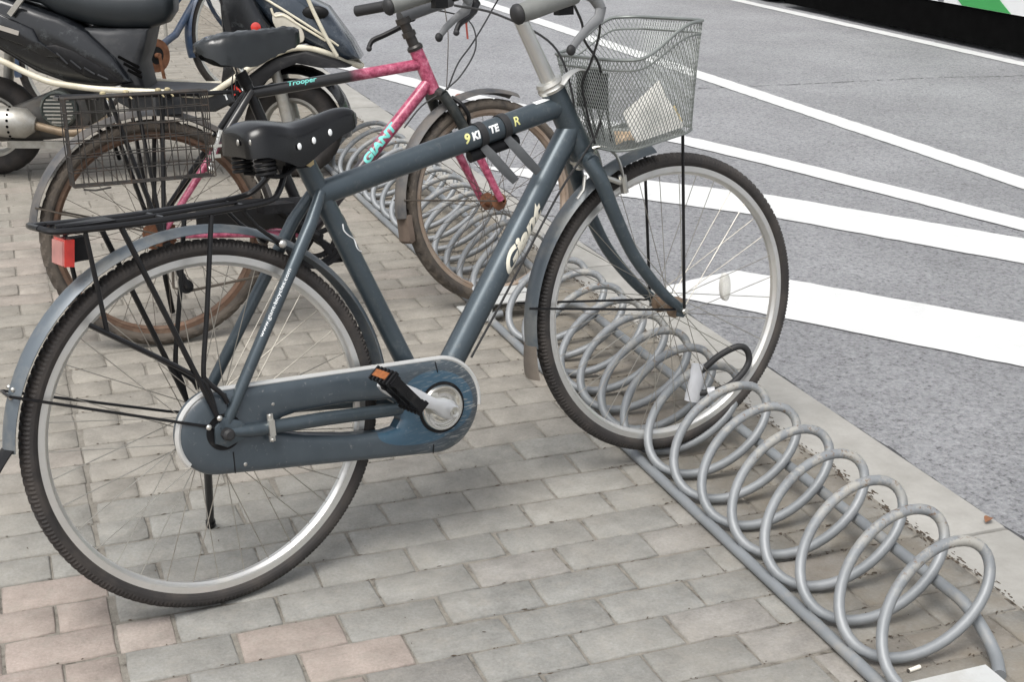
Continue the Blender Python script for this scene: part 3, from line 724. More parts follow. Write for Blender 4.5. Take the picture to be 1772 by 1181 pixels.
# recess behind the dropout
MB().revolve((.0,-.0618,.346), (0,1,0), [(0,-.0006),(.034,-.0006),(.034,.0006),(0,.0006)], 32, closedprof=False).build('axle_recess', blackp, case)
# crank, chrome disc and pedal
disc = MB().revolve((.4575,-.0625,.2895), (0,-1,0), [(0,.0105),(.018,.0095),(.030,.0055),(.036,.0075),(.0445,.0075),(.0475,.003),(.0475,-.004)], 40, closedprof=False).build('chain_ring_cover', chrome, bike)
MB().revolve((.4575,-.0622,.2895), (0,-1,0), [(.047,0),(.0525,0),(.0525,.0012),(.047,.0012)], 40).build('gap_ring', blackp, disc)
CE = V((.312,-.098,.374)); C0 = V((.4575,-.098,.2895)); dC = (CE-C0).normalized(); pC = V((-dC.z, 0, dC.x))
rings = []
for t_, wv, th in ((-.10,.006,.006),(-.085,.013,.011),(0,.0195,.013),(.10,.0185,.013),(.25,.0115,.011),(.6,.0165,.0095),(.85,.0165,.009),(.98,.014,.008),(1.06,.007,.006)):
    c = C0.lerp(CE, t_)+V((0, .014*(1-min(1, abs(t_)*3)), 0)); rings.append([c+pC*(wv*x)+V((0, th*y, 0)) for x, y in ((-1,-.6),(-.7,-1),(.7,-1),(1,-.6),(1,.6),(.7,1),(-.7,1),(-1,.6))])
crank = MB().loft(rings).build('crank', mat('crank_alloy', (.60,.61,.62), .38, .35, .05, 20), bike, smooth=50)
MB().revolve(C0+V((0,-.012,0)), (0,-1,0), [(0,.003),(.004,.003),(.004,.001),(.008,.0035),(.0105,.0035),(.0105,0)], 16, closedprof=False).build('crank_bolt', silver, crank)
CE2 = C0*2-CE; CE2 = V((CE2.x, .098, CE2.z)); C2 = V((C0.x, .088, C0.z))
rings = [[C2.lerp(CE2, t_)+pC*(.015*x)+V((0, .008*y, 0)) for x, y in ((-1,-.6),(-.7,-1),(.7,-1),(1,-.6),(1,.6),(.7,1),(-.7,1),(-1,.6))] for t_ in (-.06, .5, 1.05)]
MB().loft(rings).tube([(C0.x,-.09,C0.z),(C0.x,.09,C0.z)], .009, 10).build('crank', crank.data.materials[0], bike)
def pedal(c, s, rot):
    m = MX.Translation(c) @ MX.Rotation(rot, 4, 'Y')
    pd = MB().tube([(0,0,0),(0,s*.098,0)], [.010,.0075], 10)
    for a_ in (-.040, .040):
        pd.box((a_, s*.057, 0), (.010, .078, .022))
        for k in range(6): pd.box((a_*1.12, s*(.024+k*.013), .0), (.008, .005, .030))
    for b_ in (.020, .057, .092): pd.box((0, s*b_, 0), (.082, .010, .018))
    o = pd.build('pedal', blackp, bike, m)
    for a_ in (-.0475, .0475): MB().box((a_, s*.052, 0), (.004, .048, .015)).build('pedal_reflector', orange, o)
    return o
pedal(CE, -1, R_(50)); pedal(CE2, 1, R_(-40))
# kick stand
MB().tube([(.018,.070,.335),(.022,.085,.325),(.083,.288,.046)], [.008,.0085,.0080], 10).tube([(.0805,.280,.056),(.0835,.290,.043)], .0105, 10).build('kick_stand', black, bike)
# luggage carrier
cr = MB()
for s in (-1, 1):
    cr.tube(curve_pts([(-.262,s*.030,.752),(-.235,s*.058,.746),(-.10,s*.060,.741),(.05,s*.060,.742),(.135,s*.058,.746),(.165,s*.045,.760),(.196,s*.020,.798)], 6), .0058, 8)
    cr.tube(curve_pts([(-.235,s*.024,.750),(-.10,s*.024,.745),(.09,s*.024,.748)], 4), .0042, 8)
cr.tube([(-.262,-.030,.752),(-.266,0,.753),(-.262,.030,.752)], .0058, 8)
for a_ in (-.225, -.06, .09): cr.tube([(a_,-.059,.743),(a_,.059,.743)], .0045, 8)
cr.box((-.18,0,.7475),(.09,.07,.004)); cr.tube([(.196,-.020,.798),(.215,0,.802),(.196,.020,.798)], .0055, 8)
carrier = cr.build('luggage_carrier', black, bike)
for s in (-1, 1):
    MB().tube([(-.136,s*.061,.738),(-.010,s*.070,.372)], .0052, 8).build('carrier_leg', black, bike)
    MB().tube(curve_pts([(.025,s*.061,.738),(-.004,s*.064,.58),(-.026,s*.066,.470),(-.022,s*.067,.446),(.002,s*.068,.418),(.01,s*.068,.400)], 4), .0048, 8).build('carrier_leg', black, bike)
    MB().tube([(-.197,s*.060,.738),(-.184,s*.060,.566)], .0043, 8).build('carrier_leg', black, bike)
    MB().tube(curve_pts([(-.212,s*.060,.584),(-.184,s*.061,.564),(-.045,s*.066,.462),(-.022,s*.068,.43),(-.015,s*.069,.39)], 4), .0047, 8).build('carrier_leg', black, bike)
    MB().tube([(.085,s*.045,.742),(.118,s*.040,.700),(.155,s*.040,.668)], .004, 8).tube([(.155,s*.040,.668),(.165,s*.040,.660)], .0075, 8).build('carrier_leg', black, bike)
    MB().ball((.160,s*.048,.664), .008, 8, 5, (1,.6,1)).build('carrier_bolt', silver, bike)
for a_, c_ in ((-.012,.378),(-.034,.366)): MB().ball((a_,-.0785,c_), .0055, 8, 5, (1,.7,1)).build('carrier_bolt', silver, bike)
rf = MB().box((-.195,0,.706),(.030,.030,.040)).build('reflector_mount', blackp, bike)
MB().box((-.219,0,.704),(.016,.062,.046), MX.Rotation(R_(8), 3, 'Y')).build('reflector_lens', red, rf)
MB().box((-.2285,0,.7045),(.005,.056,.040), MX.Rotation(R_(8), 3, 'Y')).build('reflector_face', redpale, rf)
# saddle with springs
sdl = saddle(bike, [(.106,.868,.052,.044),(.114,.879,.066,.055),(.140,.887,.076,.063),(.176,.884,.070,.073),(.215,.877,.054,.078),(.265,.882,.037,.062),(.310,.892,.030,.050),(.340,.892,.024,.040),(.356,.882,.010,.020)], leather, seed=3)
for a_, c_, b_ in ((.208,.836,-.0585),(.245,.842,-.0440),(.285,.852,-.0330)):
    MB().ball((a_, b_-.0005, c_), .0048, 12, 6, (.9,.35,1.35)).build('rivet_and_hole_light', white_d, sdl)  # white dots painted for daylight showing through oval saddle holes
for b_ in (-.070, -.035): MB().ball((.1030+.010*(abs(b_)-.035)/.035, b_*.85, .853), .0045, 8, 5, (.5,1,1.4)).build('rivet_and_hole_light', bolt_m, sdl)
sp = MB()
for s in (-1, 1):
    hel = [V((.142+.017*math.cos(t), s*.050+.017*math.sin(t), .790+.040*t/(2*math.pi*5))) for t in [2*math.pi*5*i/80 for i in range(81)]]
    sp.tube(hel, .0035, 6)
    sp.tube(curve_pts([(.142,s*.050,.790),(.18,s*.040,.786),(.225,s*.028,.806),(.30,s*.016,.842)], 5), .0042, 8)
sp.tube([(.222,-.036,.815),(.222,.036,.815)], .010, 10).box((.215,0,.808),(.045,.05,.03))
spr = sp.build('saddle_springs', blackp, bike)
MB().tube([(.232,-.037,.818),(.232,-.043,.818)], .0095, 6).build('saddle_bolt', silver, spr)
# front basket
def rrect(ca, ha, hb, rad, n=96):
    pts = []
    segs = [((ca+ha-rad, hb-rad), 0), ((ca-ha+rad, hb-rad), 90), ((ca-ha+rad, -hb+rad), 180), ((ca+ha-rad, -hb+rad), 270)]
    raw = []
    for (x, y), a0 in segs:
        for i in range(9): a = R_(a0+90*i/8); raw.append(V((x+rad*math.cos(a), y+rad*math.sin(a))))
    raw.append(raw[0]); ln = [0]
    for i in range(1, len(raw)): ln.append(ln[-1]+(raw[i]-raw[i-1]).length)
    return raw, ln
tr_, tl_ = rrect(1.010, .110, .153, .055); br_, bl_ = rrect(1.020, .098, .114, .05)
def sst(x): x = max(0, min(1, x)); return x*x*(3-2*x)
def bpt(s, t):
    q = resample(tr_, tl_, s % 1); p = resample(br_, bl_, s % 1)
    zt = .943+.066*sst((q.x-.93)/.15); zb = .752+.030*(p.x-.922)/.18
    return V((lerp(p.x, q.x, t), lerp(p.y, q.y, t), lerp(zb, zt, t)))
bsk = thing  # alias not used
rimw = MB().tube([bpt(i/110, 1) for i in range(110)], .0036, 8, closed=True).build('basket', meshm, bike, SM)
MB().tube([bpt(i/110, .885) for i in range(110)], .0021, 6, closed=True).build('basket_wire', meshm, rimw)
MB().tube([bpt(i/110, 0) for i in range(110)], .0026, 6, closed=True).build('basket_wire', meshm, rimw)
NC, NR = 100, 24; grid = [[bpt(i/(2*NC), j/NR) for i in range(2*NC)] for j in range(NR+1)]; mb = MB()
def strand(pts, r):
    # three-sided wire without caps
    base = len(mb.v)
    for i, p in enumerate(pts):
        t = (pts[min(i+1, len(pts)-1)]-pts[max(i-1, 0)]).normalized(); u = t.orthogonal().normalized(); w_ = t.cross(u)
        for k in range(3): a = 2*math.pi*k/3; mb.v.append(tuple(p+u*(r*math.cos(a))+w_*(r*math.sin(a))))
    for i in range(len(pts)-1):
        for k in range(3): a = base+i*3+k; b = base+i*3+(k+1) % 3; mb.f.append((a, b, b+3, a+3))
for i in range(NC):
    for dr in (1, -1): strand([grid[j][(2*i+dr*j) % (2*NC)] for j in range(NR+1)], .00082)
for i in range(-40, 41):
    for dr in (1, -1):
        pts = []
        for k in range(0, 61):
            a = lerp(.915, 1.11, k/60); b = dr*(a-1.012)+i*.0085
            dx = max(abs(a-1.012)-.04, 0); dy = max(abs(b)-.062, 0)
            if dx*dx+dy*dy < .05**2: pts.append(V((a, b, .752+.030*(a-.922)/.18)))
        if len(pts) > 2: strand([pts[0]]+pts[1:-1:6]+[pts[-1]], .00082)
mm = mb.mesh('basket_mesh', meshm, 0); tag(link('basket_mesh', mm, rimw), kind='stuff')
for s in (-1, 1): MB().tube([(1.098, s*.075, .778), (1.106, s*.068, .376)], .0035, 8).build('basket_stay', black, rimw)
mt = MB().box((.927,.012,.872),(.014,.105,.075)).box((.921,.012,.912),(.010,.07,.018)).build('basket_mount', blackp, rimw)
for b_ in (-.040,-.005,.030,.06): MB().tube([(.930,b_,.838),(.940,b_*.8-.008,.765)], .0030, 6).build('mount_rod', black, mt)
# things lying in the basket
bm4 = bike.matrix_basis @ SM
def crumple(name, label, cat, pts, m, n=9, amp=.006, seed=1):
    rnd = random.Random(seed); mb = MB(); a, b, c, d = [V(q) for q in pts]; nrm = (b-a).cross(d-a).normalized(); top = []
    for i in range(n+1):
        for j in range(n+1):
            u, v = i/n, j/n; p = (a.lerp(b, u)).lerp(d.lerp(c, u), v)+nrm*(amp*math.sin(5*u+seed)*math.cos(4*v)+rnd.uniform(-1, 1)*amp*.35); top.append(bm4 @ p)
    k = (n+1)**2; off = (bm4.to_3x3() @ nrm)*.0006
    fs = [(i*(n+1)+j, (i+1)*(n+1)+j, (i+1)*(n+1)+j+1, i*(n+1)+j+1) for i in range(n) for j in range(n)]
    mb.add(top, fs); mb.add([q-off for q in top], [tuple(reversed(f)) for f in fs])
    return tag(mb.build(name, m, smooth=60), label, cat)
crumple('paper_sheet', 'creased white paper sheet standing inside the silver mesh basket', 'paper', [(.958,-.100,.768),(1.080,-.102,.79),(1.030,-.088,.892),(.945,-.082,.832)], paper, seed=2)
crumple('food_wrapper', 'small orange and brown wrapper on the bottom of the mesh basket', 'wrapper', [(.945,-.05,.765),(.985,-.075,.768),(.99,-.05,.788),(.95,-.03,.786)], papero, n=6, amp=.008, seed=5)
crumple('paper_scrap', 'yellowish paper scrap at the front end of the mesh basket', 'paper', [(1.06,-.07,.788),(1.098,-.075,.795),(1.09,-.06,.832),(1.065,-.055,.825)], mat('yellow_scrap', (.60,.48,.25), .8, 0, .2, 40), n=6, amp=.006, seed=8)
# cable lock hanging on the front wheel and the rack
def lockp(x, b, z): return bm4 @ V((x, b, z))
lk = thing('bicycle_lock', 'white and black shackle lock looped through the front wheel of the grey bicycle', 'lock', MX.Identity(4))
path = [(1.212,.030,.178),(1.232,.022,.198),(1.262,.008,.225),(1.302,-.008,.243),(1.324,-.014,.232),(1.329,-.016,.204),(1.308,-.016,.176),(1.272,-.012,.152),(1.238,.010,.138),(1.215,.028,.134)]
MB().tube([lockp(*q) for q in curve_pts(path, 8)], .0078, 10).build('shackle', rubber_b, lk)
body = [lockp(1.220,.033,.203), lockp(1.214,.033,.175), lockp(1.202,.033,.130), lockp(1.198,.033,.116)]
MB().tube(body, [.0185,.0200,.0200,.0190], 16, flat=.7).build('lock_body', lockw, lk)
MB().tube([lockp(1.246,.004,.141), lockp(1.232,.014,.137)], .0105, 12).build('shackle_collar', lockw, lk)

# ================================================================== spiral racks
XC, CA, CB, CY0, CSZ, CSX, CKX, PIT = .4800, .1134, .0854, -1.0663, .7561, -.2028, .942, .1305
def coil_pt(t, dy):
    a = 2*math.pi*t; xr = -CA*math.sin(a); zr = -CB*math.cos(a)
    return V((XC+xr+CKX*zr, CY0+PIT*t+CSZ*zr+CSX*xr+dy, .0145+CB+zr))
RX = .338; FX = .588
def rack(label, dy, t0, t1, ends):
    r = thing('bike_rack', label, 'bike rack', MX.Translation((.47, dy, 0)), 'spiral bike racks along the kerb'); inv = V((.47, dy, 0))
    L = lambda p: V(p)-inv
    n = int((t1-t0)*40); pts = [L(coil_pt(lerp(t0, t1, i/n), dy)) for i in range(n+1)]
    MB().tube(pts, .0103, 12).build('coil', galvc, r)
    y0, y1 = -1.10+dy, .905+dy
    MB().tube([L(q) for q in curve_pts([(.385,y0-.02,.018),(.352,y0-.025,.016),(RX,y0+.01,.0122),(RX,y0+.06,.0120)], 5)+[V((RX,y1-.05,.0120))]+curve_pts([(RX,y1-.02,.0120),(RX,y1,.0122),(.350,y1+.025,.018),(.380,y1+.03,.022)], 5)], .0116, 12).build('rail', galv, r)
    MB().tube([L(q) for q in curve_pts([(.545,y0-.01,.016),(.572,y0+.035,.022),(.584,y0+.09,.042),(FX,y0+.15,.060),(FX,y0+.2,.0625)], 5)+[V((FX,y1-.12,.0625))]+curve_pts([(FX,y1-.09,.062),(.584,y1-.03,.05),(.575,y1+.01,.03),(.55,y1+.02,.02)], 5)], .0118, 12).build('rail', galv, r)
    for k in range(1, int(t1-t0)+1):
        p = coil_pt(k+.105, dy); MB().ball(L((RX+.008, p.y, .024)), .009, 7, 5, (.8,1.1,.7)).build('weld', galv, r)
    for y in [q+dy for q in ends]:
        pl = MB().box(L((.420,y,.0555)),(.155,.068,.004)).box(L((.3455,y,.031)),(.004,.068,.048)).box(L((.4945,y,.031)),(.004,.068,.048)).build('end_plate', platem, r, smooth=0)
        MB().box(L((.315,y,.0055)),(.062,.070,.005)).build('foot_flange', platem, r, smooth=0)
        for q in (-.018, .018):
            MB().revolve(L((.315, y+q, .008)), (0,0,1), [(0,.010),(.006,.010),(.0085,.007),(.0085,.001),(.012,.001),(.012,0)], 6, closedprof=False).build('bolt', bolt_m, r)
    return r
rack('silver spiral bike rack nearest the camera, holding the grey bicycle', 0, .10, 14.65, (-1.158, .962))
rack('silver spiral bike rack farther along the kerb, holding the pink bicycle', 2.144, .10, 14.65, (-1.103, .962))

# ================================================================== the pink and black mountain bicycle
q_ = (-.584, 1.045, .077, .145)
b2 = thing('bicycle', 'worn pink and black mountain bicycle with wire pannier and plastic wrapped saddle', 'bicycle', frame_mx(*q_))
R2 = .315; H2R = (0,0,R2); H2F = (1.028,0,.300+.008)
hax = V((-.0475,0,.1200)).normalized(); SM2 = axis_rot((.825,0,.715), hax, .19)
m2 = (rubberb, rimbrown, spoked, rust); m2f = (rubberb, rimgrey, spoked, rust)
bike_wheel(b2, H2R, R2, .283, .262, .024, m2, hubw=.05, knob=.0045, seg=240, hubr=.022, per=4)
bike_wheel(b2, H2F, R2, .283, .262, .024, m2f, SM2, hubw=.04, knob=.0045, seg=240, hubr=.020, per=4)
P_BB = V((.435,0,.272)); P_ST = V((.286,0,.712)); blk2 = black
f2 = MB().tube([P_ST, P_BB], .0155, 14).build('frame', black, b2)
TA, TB = V((.300,0,.682)), V((.832,0,.738))
MB().tube([TA, TB], .0165, 16).build('top_tube', pink_fade('top_tube_paint', (.016,.016,.017), 0, .585, .64), b2)
DA, DB = P_BB, V((.842,0,.690))
MB().tube([DA, DB], .0185, 16).build('down_tube', pink_fade('down_tube_paint', (.03,.026,.03), 0, .60, .71), b2)
MB().tube([(.8005,0,.778), (.8500,0,.652)], .0205, 16).build('head_tube', pinkm, b2)
for s in (-1, 1):
    MB().tube([(.295,s*.016,.690),(.25,s*.036,.635),(.005,s*.062,.325)], [.010,.0115,.009], 12).build('seat_stay', black if s > 0 else pink_fade('seat_stay_paint', (.016,.015,.015), 2, .56, .52), b2)
    MB().tube([(.0,s*.063,.315),(.22,s*.055,.298),(.40,s*.03,.275)], [.008,.0115,.011], 10).build('chain_stay', pinkm, b2)
wrap_text('GIANT', .034, DA, DB, .262, .0185, (-.28,-.92,.28), teal_d, f2, shear=.15, bold=.0016, fit=.145)
wrap_text('Trooper', .021, TA, TB, .105, .0165, (0,-.85,.5), teal_d, f2, shear=.3, bold=.0004, fit=.085)
MB().tube([(.252,0,.792),(.278,0,.730)], .0132, 14).build('seat_post', chrome, b2)
MB().tube([(.272,0,.742),(.288,0,.705)], .0175, 14).build('seat_collar', blackp, b2)
s2 = saddle(b2, [(.150,.824,.018,.020),(.172,.836,.050,.050),(.215,.849,.068,.085),(.275,.855,.064,.100),(.330,.856,.050,.092),(.385,.860,.038,.072),(.425,.860,.030,.060),(.448,.852,.014,.036)], wrap, lumpy=.0028, seed=9)
for a_, b_ in ((.235,-.05),(.25,-.03)): MB().tube(curve_pts([(a_,b_,.785),(a_+.004,b_-.004,.745),(a_-.002,b_+.002,.70),(a_+.003,b_,.66)], 5), .002, 5).build('wrap_string', rubber_b, s2)
# fork, headset, stem, bars
fk = MB(); lo = MB()
for s in (-1, 1):
    fk.tube(curve_pts([(.858,s*.036,.642),(.885,s*.050,.590),(.915,s*.052,.530),(.948,s*.053,.465)], 4), [.0165]*13, 12)
    lo.tube([(.948,s*.053,.468),(1.022,s*.0535,.312)], [.0135,.0105], 12)
fk.tube([(.860,-.042,.638),(.856,0,.650),(.860,.042,.638)], [.016,.021,.016], 12)
fork2 = fk.build('fork', mat('fork_black', (.022,.026,.026), .35, .2, .15, 30, dust=.4, dcol=(.10,.09,.075), dscale=30), b2, SM2); lo.build('fork_leg', pinkm, fork2)
st2 = MB().tube([(.7975,0,.786),(.765,0,.868)], [.0165,.0150], 14).tube([(.8005,0,.778),(.7975,0,.786),(.795,0,.792)], [.0235,.0245,.020], 16).tube([(.785,0,.817),(.7795,0,.831)], .0205, 12).tube([(.770,0,.856),(.7645,0,.872)], .0225, 12).build('stem', mat('stem_dark', (.045,.042,.040), .4, .5, .15, 20, dust=.4, dcol=(.12,.10,.08)), b2, SM2)
MB().tube([(.757,0,.872),(.80,0,.884),(.865,0,.902),(.935,0,.918)], [.019,.0195,.0195,.020], 16).build('stem_extension', mat('stem_grey', (.085,.088,.092), .42, .4, .1, 20), st2)
hb2 = MB().tube(curve_pts([(.80,-.30,.925),(.865,-.18,.930),(.932,-.06,.924),(.932,.06,.924),(.865,.18,.930),(.80,.30,.925)], 6), .0118, 10).build('handlebar', blackp, b2, SM2)
for s in (-1, 1):
    MB().tube([(.790,s*.318,.924),(.848,s*.212,.929)], .0170, 14).build('grip', rubber_b, hb2)
    lv = MB().tube([(.865,s*.165,.928),(.900,s*.170,.902),(.905,s*.185,.882)], [.014,.017,.014], 10).tube(curve_pts([(.905,s*.185,.888),(.880,s*.205,.864),(.835,s*.235,.842),(.800,s*.25,.828),(.785,s*.252,.808)], 4), [.010]*5+[.0085]*8+[.0075]*4, 8).build('brake_lever', blackp, hb2)
    MB().ball((.785,s*.252,.804), .0095, 8, 6).build('lever_tip', rubber_b, lv)
cable([(.905,-.16,.900),(1.04,-.10,.92),(1.06,-.03,.88),(.99,-.02,.79),(.93,-.02,.73),(.885,-.02,.655)], SM2, .0024, rubber_b, b2)
cable([(.905,.16,.900),(.99,.05,.86),(.985,-.02,.78),(.93,-.03,.70),(.87,-.03,.655),(.80,-.022,.615),(.74,-.022,.555)], None, .0024, rubber_b, b2)
cable([(.90,-.02,.905),(.905,-.02,.83),(.898,-.02,.76),(.895,0,.66)], SM2, .0014, spoked, b2)
MB().ball((.962,-.035,.862), .012, 8, 6, (.8,.8,1.4)).tube([(.962,-.035,.862),(.962,-.036,.80)], .003, 6).build('cable_ribbon', mat('red_ribbon', (.32,.06,.04), .8, 0, .2), b2, SM2)
# cantilever brakes
for s in (-1, 1): MB().tube(curve_pts([(.935,s*.038,.545),(.925,s*.062,.575),(.905,s*.058,.610),(.892,s*.03,.632)], 4), .0065, 8).box((.955,s*.030,.545),(.04,.012,.012)).build('brake_arm', blackp, b2, SM2)
guard2 = mat('guard_plastic', (.060,.062,.066), .45, 0, .1, 15, dust=.6, dcol=(.17,.15,.13), dscale=10, dpos=.45)
fg2 = arc_guard(b2, H2F, .345, 70, 183, .030, guard2, SM2, depth=.016)
MB().slab([(.698,.300),(.716,.300),(.722,.222),(.708,.214),(.700,.222)], -.031, .031, .004).build('mud_flap', mat('flap_brown', (.12,.09,.07), .8, 0, .2), b2, SM2)
arc_guard(b2, H2R, .342, 8, 172, .030, guard2, depth=.016)
for i in (-1, 1):
    MB().tube([(.695,i*.030,.345),(1.00,i*.060,.312)], .0024, 6).build('guard_stay', spoked, fg2)
    MB().tube([(-.318,i*.030,.42),(0,i*.066,.318)], .0026, 6).build('guard_stay', spoked, b2)
# drive train
ch = MB()
for Rr, b_ in ((.088,-.052),(.070,-.045)):
    ch.revolve((P_BB.x,b_,P_BB.z), (0,1,0), [(Rr-.014,-.0015),(Rr,-.0015),(Rr,.0015),(Rr-.014,.0015)], 96, mod=lambda i, j: .004 if (j in (1, 2) and i % 2) else 0)
for k in range(5):
    a = 2*math.pi*k/5+.3; ch.tube([(P_BB.x,-.05,P_BB.z),(P_BB.x+.078*math.cos(a),-.05,P_BB.z+.078*math.sin(a))], .009, 6, flat=.4, flatdir=(0,1,0))
chain2 = ch.tube([(P_BB.x,-.085,P_BB.z),(P_BB.x,.085,P_BB.z)], .016, 12).build('chain_ring', blackp, b2)
MB().revolve((P_BB.x,-.058,P_BB.z), (0,1,0), [(.086,-.002),(.099,-.002),(.099,.002),(.086,.002)], 48).build('chain_guard', blackp, chain2)
for s in (-1, 1):
    e = V((P_BB.x+s*.13, s*.08, P_BB.z-s*.10)); MB().tube([(P_BB.x,s*.08,P_BB.z), e], [.013,.010], 8).build('crank', blackp, b2)
    MB().box(e+V((0,s*.055,0)), (.085,.085,.025)).tube([e, e+V((0,s*.1,0))], .008, 8).build('pedal', blackp, b2)
fwl = MB()
for Rr, b_ in ((.046,-.032),(.038,-.038),(.030,-.044)): fwl.revolve((0,b_,R2), (0,1,0), [(.01,-.0015),(Rr,-.0015),(Rr,.0015),(.01,.0015)], 40, mod=lambda i, j: .003 if (j in (1, 2) and i % 2) else 0)
fwl.build('sprockets', rust, b2)
chain_pts = [V((.0,-.042,R2+.037)), V((P_BB.x,-.050,P_BB.z+.086)), V((P_BB.x+.06,-.050,P_BB.z+.06)), V((P_BB.x+.086,-.050,P_BB.z)), V((P_BB.x+.06,-.05,P_BB.z-.06)), V((P_BB.x,-.050,P_BB.z-.086)), V((.055,-.042,R2-.165)), V((.02,-.042,R2-.15)), V((.025,-.042,R2-.06)), V((-.03,-.042,R2-.02))]
MB().tube(chain_pts, .004, 6, closed=True).build('chain', spoked, b2)
MB().tube([(.01,-.055,R2-.02),(.03,-.055,R2-.085)], .011, 8).tube([(.03,-.05,R2-.085),(.06,-.05,R2-.155)], .010, 8).revolve((.055,-.045,R2-.15), (0,1,0), [(.004,-.004),(.02,-.004),(.02,.004),(.004,.004)], 16).build('derailleur', blackp, b2)
MB().tube([(.01,.075,.30),(.06,.235,.045)], .008, 8).build('kick_stand', blackp, b2)
# rear rack and folded-wire pannier
rk = MB()
for s in (-1, 1):
    rk.tube([(-.225,s*.055,.705),(.14,s*.055,.690),(.255,s*.03,.690)], .005, 8)
    rk.tube([(-.10,s*.056,.700),(-.005,s*.072,.330)], .0065, 8); rk.tube([(-.03,s*.056,.698),(.0,s*.072,.330)], .0055, 8); rk.tube([(.04,s*.056,.694),(.005,s*.072,.330)], .0065, 8)
for a_ in (-.225,-.13,-.03,.06,.14): rk.tube([(a_,-.055,.70-(a_+.225)*.04),(a_,.055,.70-(a_+.225)*.04)], .005, 8)
rk.build('luggage_rack', black, b2)
wb = MB(); A0_, A1_, C0_, C1_, B0_, B1_ = -.226, .138, .476, .703, -.068, -.168; rnd = random.Random(4)
for b_ in (B1_, B0_):
    for k in range(11):
        a_ = lerp(A0_, A1_, k/10); j = rnd.uniform(-.004, .004); wb.tube([(a_,b_,C1_),(a_+j,b_+rnd.uniform(-.003,.003),.59),(a_+rnd.uniform(-.003,.003),b_,C0_)], .0017, 5)
    for k in range(7):
        c_ = lerp(C0_, C1_, k/6); wb.tube([(A0_,b_,c_),(-.04,b_+rnd.uniform(-.004,.004),c_+rnd.uniform(-.003,.003)),(A1_,b_,c_)], .0017, 5)
for a_ in (A0_, A1_):
    for k in range(7): c_ = lerp(C0_, C1_, k/6); wb.tube([(a_,B0_,c_),(a_,B1_,c_)], .0017, 5)
    for k in range(1, 4): b_ = lerp(B0_, B1_, k/4); wb.tube([(a_,b_,C0_),(a_,b_,C1_)], .0017, 5)
for k in range(11): a_ = lerp(A0_, A1_, k/10); wb.tube([(a_,B0_,C0_),(a_,B1_,C0_)], .0017, 5)
for k in range(1, 4): b_ = lerp(B0_, B1_, k/4); wb.tube([(A0_,b_,C0_),(A1_,b_,C0_)], .0017, 5)
wp = wb.build('wire_pannier', wire, b2)
MB().tube([(A0_,B1_,C1_),(A1_,B1_,C1_),(A1_,B0_,C1_),(A0_,B0_,C1_)], .0036, 8, closed=True).build('pannier_rim', wire, wp)
MB().tube([(A0_+.02,B1_,C0_-.006),(A0_+.05,B1_-.004,C0_-.010),(A0_+.09,B1_,C0_-.006)], .0026, 6).build('pannier_hook', wire, wp)
for a_ in (-.115,-.055,.03,.055): MB().ball((a_,-.06,.708), .010, 7, 5, (.9,1,.7)).tube([(a_,-.06,.708),(a_+.012,-.075,.69)], .0022, 5).build('twine', mat('twine_%d' % int(a_*1000), (.42,.36,.22), .9, 0, .2), wp)
MB().box((.06,-.01,.665),(.07,.05,.05)).build('rack_lamp_box', matteg, b2)
MB().slab([(.095,.318),(.10,.396),(.25,.394),(.40,.386),(.445,.372),(.436,.300),(.40,.290),(.324,.303)], -.068, -.058, .003).build('chain_cover', black, b2)
MB().tube([(.190,-.05,.590),(.150,-.05,.490)], .0075, 8).box((.176,-.056,.548),(.045,.010,.008)).box((.165,-.056,.520),(.035,.012,.010)).ball((.150,-.055,.485),.013,8,6).build('brake_boss', chrome, b2)

# ================================================================== blue bicycle behind the scooter
b3 = thing('bicycle', 'old blue bicycle with rusty blue chain case standing behind the scooter', 'bicycle', frame_mx(-.57, 4.32, .58, .06))
R3 = .33; m3 = (rubber, rimsil, spokem, rust)
bike_wheel(b3, (0,0,R3), R3, .300, .278, .02, m3); bike_wheel(b3, (1.05,0,R3), R3, .300, .278, .02, m3)
tubes(b3, 'frame', [([(.27,0,.70),(.44,0,.285)], .017), ([(.85,0,.60),(.63,0,.37),(.44,0,.285)], .019), ([(.845,0,.68),(.60,0,.49),(.36,0,.48)], .017), ([(.80,0,.83),(.885,0,.60)], .020)], bluep)
for s in (-1, 1):
    tubes(b3, 'seat_stay', [([(.28,s*.02,.67),(.0,s*.06,R3)], .009)], bluep); tubes(b3, 'chain_stay', [([(.0,s*.06,R3),(.43,s*.03,.285)], .010)], bluep)
fk3 = MB()
for s in (-1, 1): fk3.tube(curve_pts([(.885,s*.035,.61),(.91,s*.05,.54),(.96,s*.052,.44),(1.05,s*.052,R3)], 4), .012, 10)
fk3.tube([(.885,-.04,.61),(.885,.04,.61)], .016, 10).build('fork', bluep, b3)
o_raw3, o_ln3 = stadium((.0,.33), .055, (.44,.285), .085); OUT3 = [resample(o_raw3, o_ln3, i/120) for i in range(120)]
cs3 = MB().slab([(q.x, q.y) for q in OUT3], -.060, -.035, .006).build('chain_case', bluep, b3)
MB().revolve((.44,-.0615,.285), (0,1,0), [(.045,-.003),(.084,-.003),(.084,.002),(.045,.002)], 36).build('case_ring', rust, cs3)
MB().revolve((.44,-.0612,.285), (0,1,0), [(0,-.0008),(.045,-.0008),(.045,.001),(0,.001)], 32, closedprof=False).build('case_dish', blackp, cs3)
for s in (-1, 1):
    e = V((.44-s*.02, s*.085, .285+s*.17)); MB().tube([(.44,s*.085,.285), e], .009, 8).build('crank', rust, b3); MB().box(e+V((0,s*.05,0)),(.08,.08,.025)).build('pedal', blackp, b3)
MB().tube([(.44,-.085,.285),(.44,.085,.285)], .014, 10).build('crank_axle', rust, b3)
